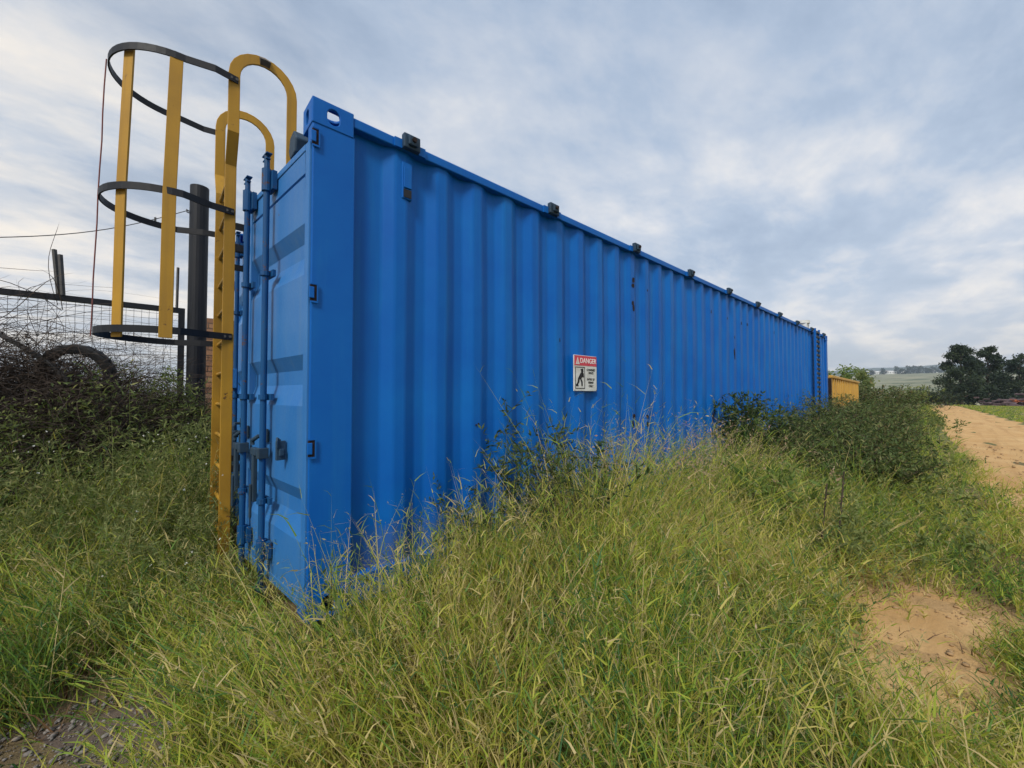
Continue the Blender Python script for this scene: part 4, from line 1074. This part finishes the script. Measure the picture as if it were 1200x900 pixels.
# single plants one can point at
M_RANK = leafmat('rank_leaf', [(0.0, (0.03, 0.06, 0.025)), (0.6, (0.065, 0.10, 0.03)), (1.0, (0.15, 0.18, 0.06))], 0.3)
plant('tall_weed', 'tallest dark weed with spreading branches, before the container wall left of the sign', 'weed', 1.38, -0.24, M_RANK, h=1.16, nstem=20, spread=0.46, nleaf=90, ls=0.050, lw=0.014, tint=(0.0, 0.9), bend=0.30, sub=9, sw=0.008)
plant('tall_weed', 'shorter dark weed between the corner post and the tallest dark weed', 'weed', 0.92, -0.20, M_RANK, h=0.74, nstem=14, spread=0.38, nleaf=60, ls=0.042, lw=0.012, tint=(0.1, 1.0), bend=0.25, sub=8)
plant('tall_weed', 'dark weed below the danger sign', 'weed', 2.05, -0.22, M_RANK, h=0.84, nstem=14, spread=0.45, nleaf=64, ls=0.045, lw=0.013, tint=(0.1, 1.0), bend=0.3, sub=8)
plant('tall_weed', 'leafy upright weed against the container wall, left of the dark bush', 'weed', 5.05, -0.24, M_RANK, h=1.30, nstem=26, spread=0.20, nleaf=90, ls=0.065, lw=0.024, tint=(0.0, 0.8), bend=0.12, sub=8)
plant('tall_weed', 'bushy dark green weed against the wall just right of the leafy upright one', 'weed', 5.9, -0.30, M_RANK, h=1.12, nstem=26, spread=0.30, nleaf=80, ls=0.065, lw=0.024, tint=(0.1, 0.9), bend=0.2, sub=8)
plant('leafy_weed', 'pale green broad-leaved weed in the grass between the sandy patch and the container', 'weed', 3.15, -1.12, M_LIME, h=0.74, nstem=13, spread=0.5, nleaf=40, ls=0.10, lw=0.026, tint=(0.1, 0.9), bend=0.2, sub=4)
# a dried dock with dusky pink heads
dk = at(940, 640, 3.3); dk.z = float(terrain(dk.x, dk.y))
o = empty('dried_weed', dk); tag(o, 'dried weed with dusky pink seed plumes, left of the two bare stalks', 'weed')
st_, pl_ = Veg(), Veg(); n = 9
th = rng.uniform(0, 6.28, n); dd_ = np.stack([np.cos(th) * 0.4, np.sin(th) * 0.4, np.ones(n)], 1); LL = rng.uniform(0.45, 0.68, n); bb = np.stack([np.cos(th) * 0.2, np.sin(th) * 0.2, 0 * th], 1)
st_.ribbons(np.zeros((n, 3)), dd_, LL, np.full(n, 0.006), bb, rng.uniform(0.5, 1, n), 4, 0.4)
dn_ = dd_ / np.linalg.norm(dd_, axis=1, keepdims=True)
for q in range(34):
    t_ = rng.uniform(0.72, 1.0, n); P = dn_ * (LL * t_)[:, None] + bb * (LL * t_ * t_)[:, None] + rng.normal(0, 0.008, (n, 3))
    pl_.leaves(P, rng.normal(0, 0.6, (n, 3)) + dn_, rng.uniform(0.012, 0.03, n), rng.uniform(0.006, 0.012, n), rng.uniform(0.75, 1.0, n))
st_.build('stem', M_TWIG, o); pl_.build('seed_plume', M_SEED, o, kind='stuff')
plant('flowering_weed', 'weed with pale flower spike leaning before the blue corner post', 'weed', 0.02, -0.33, M_LIME, h=0.66, nstem=3, spread=0.35, nleaf=22, ls=0.05, lw=0.010, tint=(0.4, 1.0), bend=0.2, sub=5)
M_SCRUB = leafmat('scrub_leaf', [(0.0, (0.05, 0.085, 0.025)), (0.6, (0.11, 0.155, 0.045)), (0.9, (0.19, 0.19, 0.075)), (1.0, (0.24, 0.16, 0.09))], 0.3)
for i, (x, y, h, sp, lab) in enumerate(((5.6, -1.30, 0.78, 0.80, 'low dark scrubby bush at the front of the bush row, nearest the sandy patch'), (6.5, -1.05, 1.02, 0.75, 'dark wiry bush nearest the track, with bare twigs'), (7.6, -0.75, 1.12, 0.6, 'dark bushy shrub midway along the far half of the container wall'),
                                        (9.1, -0.7, 1.24, 0.55, 'dull green bush behind the dark wiry bush, close to the container wall'), (11.0, -0.6, 1.24, 0.5, 'low dark bush below the rung ladder at the container far end'), (12.9, -0.8, 1.26, 0.7, 'dull green bush in front of the yellow skip'))):
    plant('bush', lab, 'bush', x, y, M_SCRUB, 'bushes along the container wall', h=h, nstem=120, spread=sp * 1.3, nleaf=56, ls=0.062, lw=0.017, tint=(0.0, 0.97), bend=0.55, sub=9, sw=0.009)
# dead stalks standing in the grass
for (px, py, Z, top_y, lab) in ((955, 655, 2.75, 566, 'bare brown stalk in the grass, left of a pair'), (975, 662, 2.75, 552, 'bare brown stalk in the grass, right of a pair')):
    b_ = at(px, py, Z); t_ = at(px + 12, top_y, Z); b_.z = float(terrain(b_.x, b_.y))
    mb = MB().tube([b_, b_.lerp(t_, 0.5) + Vector((0.006, 0, 0)), t_], 0.0065, 6, 0.004)
    for k in range(10):
        q = b_.lerp(t_, 0.3 + 0.07 * k); mb.tube([q, q + Vector((random.uniform(-1, 1), random.uniform(-1, 1), 0.8)) * 0.02], 0.003, 4)
    tag(mb.build('dead_stalk', M_TWIG), lab, 'stalk')
# broad-bladed reed clump behind the ladder
rc = at(205, 560, 3.35); rc.z = float(terrain(rc.x, rc.y))
o = empty('reed_clump', rc); tag(o, 'pale green reed clump with long arching blades behind the ladder', 'reed')
vg = Veg(); n = 26
th = rng.uniform(0, 6.28, n)
vg.ribbons(rng.normal(0, 0.05, (n, 3)) * np.array([1, 1, 0]), np.stack([np.cos(th) * 0.28, np.sin(th) * 0.28, np.ones(n)], 1), rng.uniform(0.8, 1.35, n), np.full(n, 0.018), np.stack([np.cos(th) * 0.3, np.sin(th) * 0.3, -rng.uniform(0.05, 0.35, n)], 1), rng.uniform(0.2, 0.9, n), 6)
vg.build('foliage', M_LIME, o)

# brambles: heaps of dead twigs with some leaves
def bramble(x, y, rx, ry, h, ntw, nl, lab, mat=M_DARK, tint=(0.2, 1.0), up=0.3):
    o = empty('bramble', (x, y, 0)); tag(o, lab, 'bramble', 'brambles under the fence')
    s_, l_ = Veg(), Veg()
    u = rng.normal(size=(ntw, 3)); u /= np.linalg.norm(u, axis=1, keepdims=True); rr = rng.uniform(0.15, 1, ntw) ** 0.35
    P = u * rr[:, None] * np.array([rx, ry, h]); P[:, 2] = np.abs(P[:, 2]) * rng.uniform(0.75, 1, ntw)
    d = rng.normal(0, 1, (ntw, 3)); d[:, 2] = np.abs(d[:, 2]) * 0.4 + up
    L = rng.uniform(0.18, 0.75, ntw); bd = rng.normal(0, 0.35, (ntw, 3)); bd[:, 2] -= 0.35
    s_.ribbons(P, d, L, rng.uniform(0.003, 0.008, ntw), bd, rng.uniform(0, 1, ntw), 5, 0.5)
    u = rng.normal(size=(nl, 3)); u /= np.linalg.norm(u, axis=1, keepdims=True); rr = rng.uniform(0.3, 1.02, nl) ** 0.6
    P = u * rr[:, None] * np.array([rx, ry, h]); P[:, 2] = np.abs(P[:, 2])
    clump = np.sin(P[:, 0] * 7 + x * 3) * np.cos(P[:, 2] * 6 + 1) + np.sin(P[:, 1] * 5 + P[:, 2] * 3)
    k = clump + rng.normal(0, 0.5, nl) > -0.2; P = P[k]; n = len(P)
    l_.leaves(P, rng.normal(0, 0.7, (n, 3)) + np.array([0, 0, 0.2]), rng.uniform(0.02, 0.055, n), rng.uniform(0.008, 0.022, n), rng.uniform(tint[0], tint[1], n))
    s_.build('stem', M_TWIG, o); l_.build('foliage', mat, o)
bramble(-1.42, 3.35, 0.80, 0.50, 1.80, 17000, 9000, 'heap of dead brown bramble at the left edge, under the black hose', M_TWIG)
bramble(-0.95, 3.6, 0.75, 0.45, 1.66, 9500, 13000, 'brown and green bramble thicket between the tyre and the black pole', M_WEED, (0.0, 1.0))
bramble(-0.40, 3.4, 0.5, 0.42, 1.50, 2600, 18000, 'green thicket at the foot of the black pole', M_WEED, (0.0, 0.7))
bramble(-1.05, 2.78, 0.62, 0.40, 1.50, 4200, 9500, 'bramble of dark twigs and small leaves in front of the half-hidden tyre', M_WEED, (0.0, 0.9))
bramble(-2.3, 2.75, 0.8, 0.7, 1.3, 2200, 5000, 'dark bramble beside the dead heap, farthest from the pole', M_DARK, (0.3, 1.0))
# tangled vines over the fence rail
vt = Veg(); n = 150
bx = rng.uniform(-2.9, -1.2, n); P = np.stack([bx, rng.normal(4.2, 0.05, n), rng.uniform(1.5, 2.2, n)], 1)
vt.ribbons(P, np.stack([rng.normal(0, 0.7, n), rng.normal(0, 0.15, n), rng.uniform(0.2, 1, n)], 1), rng.uniform(0.4, 1.1, n), rng.uniform(0.006, 0.010, n), np.stack([rng.normal(0.2, 0.6, n), rng.normal(0, 0.1, n), -rng.uniform(0.1, 0.9, n)], 1), rng.uniform(0, 1, n), 8, 0.2, rng.normal(0, 0.3, (n, 3)))
n = 500
bx = rng.uniform(-2.9, -0.4, n); P = np.stack([bx, rng.normal(4.2, 0.06, n), rng.uniform(1.3, 1.9, n)], 1)
vt.ribbons(P, np.stack([rng.normal(0, 0.9, n), rng.normal(0, 0.15, n), rng.uniform(0.0, 1, n)], 1), rng.uniform(0.15, 0.5, n), rng.uniform(0.003, 0.006, n), np.stack([rng.normal(0.1, 0.5, n), rng.normal(0, 0.1, n), -rng.uniform(0.0, 0.8, n)], 1), rng.uniform(0, 1, n), 6, 0.2, rng.normal(0, 0.3, (n, 3)))
tag(vt.build('dry_vines', M_TWIG), 'dry leafless vines tangled over the mesh fence rail', 'vine', kind='stuff')

tag(grass.build('grass', M_GRASS), 'tall yellow-green grass', 'grass', kind='stuff')
tag(seeds.build('seed_heads', M_SEED), 'feathery seed heads above the grass', 'grass', kind='stuff')
tag(ws.build('weed_stems', M_WEED), 'thin weed stems', 'weeds', kind='stuff')
tag(wl.build('weeds', M_WEED), 'small-leaved weeds in the grass', 'weeds', kind='stuff')
tag(fl.build('wildflowers', M_PETAL), 'tiny white wildflowers among the weeds', 'flowers', kind='stuff')
# gravel stones
V = []; T = []; nv = 0
ico = bmesh.new(); bmesh.ops.create_icosphere(ico, subdivisions=1, radius=1.0)
iv = np.array([v.co[:] for v in ico.verts]); it = np.array([[v.index for v in f.verts] for f in ico.faces]); ico.free()
cnt = 0
for _ in range(9000):
    x, y = rng.uniform(-1.8, -0.2), rng.uniform(-1.0, 0.5)
    g = float(in_gravel(x, y))
    if g > 1.25: continue
    s = 0.0022 + 0.011 * rng.uniform() ** 7
    q = iv * (1 + rng.normal(0, 0.16, (len(iv), 1))) * np.array([s * rng.uniform(0.8, 1.5), s * rng.uniform(0.8, 1.5), s * 0.7])
    a = rng.uniform(0, 6.28); c_, s_ = math.cos(a), math.sin(a)
    q = np.stack([q[:, 0] * c_ - q[:, 1] * s_, q[:, 0] * s_ + q[:, 1] * c_, q[:, 2]], 1) + np.array([x, y, float(terrain(x, y)) + 0.004 + s * 0.25])
    V.append(q); T.append(it + nv); nv += len(iv)
GV, GT = V, T
V = []; T = []; nv = 0
for k in range(1500):
    if k < 700: x, y = rng.uniform(1.5, 3.3), rng.uniform(-2.5, -1.5)
    else:
        x = rng.uniform(3.5, 14); l_, r_e = road_edges(x); y = rng.uniform(float(r_e) + 0.1, float(l_) - 0.05)
    if k < 700 and float(in_patch(x, y)) > 1.1: continue
    s = (0.003 + 0.010 * rng.uniform() ** 4) * (1 if k < 700 else 2.0)
    q = iv * (1 + rng.normal(0, 0.2, (len(iv), 1))) * np.array([s * rng.uniform(0.8, 1.5), s * rng.uniform(0.8, 1.5), s * 0.7]) + np.array([x, y, float(terrain(x, y)) + (0.004 if k < 700 else 0.026) + s * 0.3])
    V.append(q); T.append(it + nv); nv += len(iv)
M_CRUMB = plain('earth_crumb', (0.26, 0.16, 0.08), (0.42, 0.28, 0.15), 0.95, 25, bump=0.4)
tag(trimesh('earth_crumbs', np.concatenate(V), np.concatenate(T), M_CRUMB), 'loose earth crumbs on the sand', 'gravel', kind='stuff')
V, T = GV, GT
tag(trimesh('gravel', np.concatenate(V), np.concatenate(T), M_PEB), 'loose grey gravel', 'gravel', kind='stuff')

# ------------------------------------------------------------------ far end: rung ladder, roof vent, yellow skip
X_, _z = side_pt(956, 400)
fl_ = empty('rung_ladder', (X_, -0.02, 0)); tag(fl_, 'dark rung ladder hanging on the far end of the blue container side', 'ladder')
for dx in (-0.20, 0.20): MB().box(dx - 0.014, dx + 0.014, -0.045, -0.004, 0.3, TOP + 0.02).build('stile', M_BLUE, fl_)
rm = MB().box(-0.186, 0.186, -0.042, -0.008, -0.024, 0.024).mesh('rung')
z = 0.45
while z < TOP - 0.03:
    link('rung', rm, M_BLK, fl_, (0, 0, z)); z += 0.105
hv = MB().box(-0.11, 0.11, -0.11, 0.11, 0, 0.10).tube([(0, 0, 0.10), (0, 0, 0.16)], 0.15, 14)
tag(hv.build('roof_vent', M_WHITE, loc=(10.2, 0.12, TOP - 0.005)), 'small pale vent box on the container top edge at its far end', 'vent')

P1 = at(975, 437, 10.7); P2 = at(1007, 447, 16.2)
sk_dir = Vector((P2.x - P1.x, P2.y - P1.y, 0)); SKL = sk_dir.length
sk = empty('yellow_skip', (P1.x, P1.y, 0), math.atan2(sk_dir.y, sk_dir.x))
tag(sk, 'long yellow ribbed metal skip beyond the far end of the blue container', 'skip')
sh_ = P1.z - 0.08
MB().box(0, SKL, 0.13, 2.2, 0.1, 0.16).box(0, SKL, 0.13, 0.15, 0.16, sh_).box(0, SKL, 2.18, 2.2, 0.16, sh_).box(0, 0.02, 0.15, 2.18, 0.16, sh_).box(SKL - 0.02, SKL, 0.15, 2.18, 0.16, sh_).build('body', M_SKIP, sk)
rib = MB().box(-0.07, 0.07, 0.0, 0.129, 0.16, sh_ - 0.051).mesh('rib')
k = 0
while 0.06 + k * 0.46 < SKL:
    link('rib', rib, M_SKIP, sk, (0.06 + k * 0.46, 0, 0), bevel=0.008); k += 1
MB().box(-0.02, SKL + 0.02, -0.02, 0.07, sh_ - 0.05, sh_ + 0.02).build('rim', M_SKIP, sk, bevel=0.01)
MB().box(-0.06, -0.021, 0.0, 0.10, 0.2, sh_ - 0.06).build('end_post', M_RUST, sk)

# ------------------------------------------------------------------ trees
def tree(name, label, cat, x, y, h, cr, nleaf, ls, mat, group, trunk_h=0.25, lobes=9, z0=None, squash=0.75, lean=0.0):
    gz = float(terrain(x, y)) if z0 is None else z0
    o = empty(name, (x, y, gz)); tag(o, label, cat, group)
    tb = MB(); top = Vector((lean, 0, h * 0.80))
    tb.tube([(0, 0, -0.2), (lean * 0.2, 0.03 * h * 0.1, h * 0.3), (lean * 0.6, 0, h * 0.55), top], [h * 0.022, h * 0.018, h * 0.012, h * 0.004], 7)
    cents = []
    for k in range(lobes):
        t = trunk_h + (1 - trunk_h) * (k + 0.5) / lobes
        wid = cr * (math.sin(math.pi * min(1, (t - trunk_h) / (1 - trunk_h) * 0.80 + 0.16)) ** 0.7)
        a = k * 2.4 + random.uniform(-0.6, 0.6); rr = wid * random.uniform(0.35, 0.75)
        c = Vector((lean * t + rr * math.cos(a), rr * math.sin(a), h * t * 0.96))
        cents.append((c, cr * random.uniform(0.36, 0.56) * (1.12 - 0.42 * t)))
        st = Vector((lean * t * 0.7, 0, h * max(0.15, t - 0.18)))
        tb.tube([st, st.lerp(c, 0.55) + Vector((0, 0, 0.03 * h)), c], [h * 0.009, h * 0.006, h * 0.002], 5)
    tb.build('trunk', M_BARK, o)
    vg = Veg()
    for (c, r) in cents:
        n = nleaf // lobes
        u = rng.normal(size=(n, 3)); u /= np.linalg.norm(u, axis=1, keepdims=True)
        P = u * (rng.uniform(0.25, 1.0, n) ** 0.5 * (1 + 0.25 * np.sin(5 * u[:, 0] + 4 * u[:, 2] + c.x)))[:, None] * np.array([r, r, r * squash]) + np.array(c)
        vg.leaves(P, rng.normal(0, 1, (n, 3)) + np.array([0, 0, -0.2]), ls * rng.uniform(0.6, 1.3, n), ls * 0.5 * rng.uniform(0.6, 1.3, n), np.clip(rng.normal(0.45 + 0.25 * math.sin(c.x * 3 + c.z), 0.22, n), 0, 1))
    vg.build('crown', mat, o)
TG = 'trees beyond the dirt track'
def treeat(px, top_y, Z, cr, label, nl=5200, lobes=11, mat=M_TREE, ls=0.42, name='tree', th=0.22, lean=0.0, grp=TG):
    b_ = at(px, 462, Z); gz = float(terrain(b_.x, b_.y))
    tree(name, label, 'tree', b_.x, b_.y, at(px, top_y, Z).z - gz, cr, nl, ls, mat, grp, th, lobes, gz, lean=lean)
treeat(1127, 403, 60, 2.6, 'tall dark tree at the left end of the group beyond the track', 9500, 17, th=0.08, ls=0.34)
treeat(1140, 414, 63, 1.8, 'slim dark tree tucked against the tallest left tree', 2600, 9, th=0.10, ls=0.34)
treeat(1158, 405, 62, 2.2, 'dark tree with a narrow raised top in the middle of the group', 7500, 16, th=0.08, ls=0.34)
treeat(1176, 422, 66, 2.6, 'broad lower dark tree behind the scrap heap', 4200, 9, th=0.06, ls=0.34)
treeat(1195, 415, 62, 2.6, 'dark tree at the right end of the group', 5200, 11, th=0.08, ls=0.34)
treeat(1112, 440, 66, 1.3, 'small dark bushy tree at the foot of the left tall tree', 1800, 7, th=0.02, ls=0.34)
treeat(985, 430, 30, 1.7, 'light green bushy tree peeping over the yellow skip beside the container end', 1500, 8, M_LIME, 0.22, 'bushy_tree', 0.05, grp='light trees behind the yellow skip')
treeat(1003, 432, 34, 1.5, 'yellowish green bushy tree right above the skip rim', 1300, 8, M_WEED, 0.22, 'bushy_tree', 0.05, grp='light trees behind the yellow skip')
treeat(1013, 436, 40, 1.3, 'grey-green bushy tree right of the yellow skip', 2200, 7, M_WEED, 0.28, 'bushy_tree', 0.05, grp='light trees behind the yellow skip')
# hedge bushes where the track bends away
for i, (px, ty, Z, mat, lab) in enumerate(((1018, 449, 22, M_DARK, 'dark reddish shrub just right of the yellow skip'), (1034, 452, 25, M_DARK, 'brownish shrub second from the yellow skip'), (1052, 451, 29, M_WEED, 'green shrub in the middle of the hedge line'),
                                           (1070, 453, 32, M_WEED, 'green shrub where the hedge line dips'), (1086, 452, 34, M_TREE, 'dark shrub close to the track'), (1101, 454, 36, M_TREE, 'round dark shrub right at the track edge'))):
    b_ = at(px, 462, Z); gz = float(terrain(b_.x, b_.y))
    hh = at(px, ty, Z).z - gz
    o = empty('shrub', (b_.x, b_.y, gz)); tag(o, lab, 'shrub', 'shrubs lining the bend of the track')
    s_, l_ = Veg(), Veg()
    branchy(s_, l_, 0, 0, hh, 40, 0.75, 26, 0.16, 0.08, (0.0, 0.9), 0.4, 5, z0=0.0, sw=0.02)
    s_.build('stem', M_TWIG, o); l_.build('foliage', mat, o)

# scrap heap by the trees
scp = at(1186, 468, 46); scp.z = float(terrain(scp.x, scp.y))
sc = empty('scrap_heap', scp); tag(sc, 'low heap of dark scrap with orange sheets below the trees', 'scrap heap')
mb = MB()
for k in range(150):
    M = Matrix.Translation((random.gauss(0, 1.7), random.gauss(0, 1.0), abs(random.gauss(0, 0.42)))) @ Matrix.Rotation(random.uniform(0, 3.1), 4, 'Z') @ Matrix.Rotation(random.gauss(0, 0.4), 4, 'X')
    mb.xbox(M, random.uniform(0.3, 1.6), random.uniform(0.06, 0.4), random.uniform(0.05, 0.2))
tag(mb.build('scrap_pieces', M_SCRAP, sc), kind='stuff')
mb = MB()
for k in range(5):
    M = Matrix.Translation((-1.0 + random.gauss(0, 0.5), random.gauss(-0.3, 0.3), 0.75 + random.uniform(-0.1, 0.25))) @ Matrix.Rotation(random.uniform(0, 3.1), 4, 'Z') @ Matrix.Rotation(random.gauss(0, 0.5), 4, 'X')
    mb.xbox(M, random.uniform(0.5, 0.9), random.uniform(0.2, 0.5), 0.05)
mb.build('orange_sheet', M_ORANGE, sc)

# far settlement: pale buildings and dark trees
HL = ('long low white building', 'white gabled house', 'pale flat shed', 'small white house', 'wide pale hall', 'white house with grey roof', 'low white row')
for i, (px, py, wpx, hm) in enumerate(((1017, 440, 7, 4.0), (1024, 440, 5, 4.5), (1031, 441, 9, 3.6), (1040, 440, 6, 4.2), (1047, 441, 8, 3.6), (1060, 440, 5, 4.2), (1098, 440, 6, 4.0))):
    Zr = 850.0
    c = at(px, 0, Zr); gz = float(terrain(c.x, c.y)); wd = wpx / 466 * Zr; dp = 9.0; hm *= 1.35
    o = empty('house', (c.x, c.y, gz), YAW - R(90) + R(random.uniform(-15, 15)))
    tag(o, HL[i] + ' far across the fields, ' + ('nearest the yellow skip', 'second from the skip', 'third from the skip', 'fourth from the skip', 'left of the dark far trees', 'among the dark far trees', 'beside the tall dark trees')[i], 'house', 'far houses across the fields')
    MB().box(-wd / 2, wd / 2, 0, dp, 0, hm).build('wall', M_HOUSE, o)
    MB().prism([(-0.5, hm + 0.02), (dp + 0.5, hm + 0.02), (dp / 2, hm + 2.2)], lambda u, v_, d: (d, u, v_), -wd / 2 - 0.4, wd / 2 + 0.4).build('roof', M_ROOF if i % 2 else M_HOUSE, o)
    for k in range(3):
        xw = -wd / 2 + wd * (k + 0.5) / 3
        MB().box(xw - 0.7, xw + 0.7, -0.06, 0.0 - 0.01, hm * 0.35, hm * 0.75).build('window', M_GLASS, o)
FT = ('round dark tree', 'broad dark tree', 'small dark tree', 'tall dark tree', 'low dark tree')
used = ['left of the far houses', 'behind the first far house', 'between two far houses', 'beside the long pale hall', 'right of the pale hall', 'left in the wide far grove', 'in the middle of the wide far grove', 'at the right end of the far grove', 'near the foot of the hill', 'next to the tall dark trees', 'just left of the tall near trees']
for i, (px, hm, cr) in enumerate(((1012, 9, 6), (1022, 7, 6), (1036, 10, 7), (1052, 13, 8), (1058, 9, 7), (1066, 12, 9), (1074, 13, 10), (1081, 11, 9), (1088, 8, 7), (1094, 10, 8), (1103, 9, 8))):
    c = at(px, 0, 790 + 20 * (i % 4)); gz = float(terrain(c.x, c.y))
    tree('tree', FT[i % 5] + ' far off, ' + used[i], 'tree', c.x, c.y, hm * 1.25, cr, 420, 2.6, M_TREE, 'far trees round the settlement', 0.04, 7, gz)

# ------------------------------------------------------------------ thin haze between here and the hill
hm_ = bpy.data.materials.new('haze_air'); hm_.use_nodes = True
t = hm_.node_tree; t.nodes.clear()
pv = N(t, 'ShaderNodeVolumePrincipled'); pv.inputs['Color'].default_value = (0.72, 0.85, 1.0, 1); pv.inputs['Density'].default_value = 0.00028
t.links.new(pv.outputs[0], N(t, 'ShaderNodeOutputMaterial').inputs['Volume'])
tag(MB().box(-3600, 3600, -3600, 3600, -4, 190).build('haze', hm_), kind='stuff')
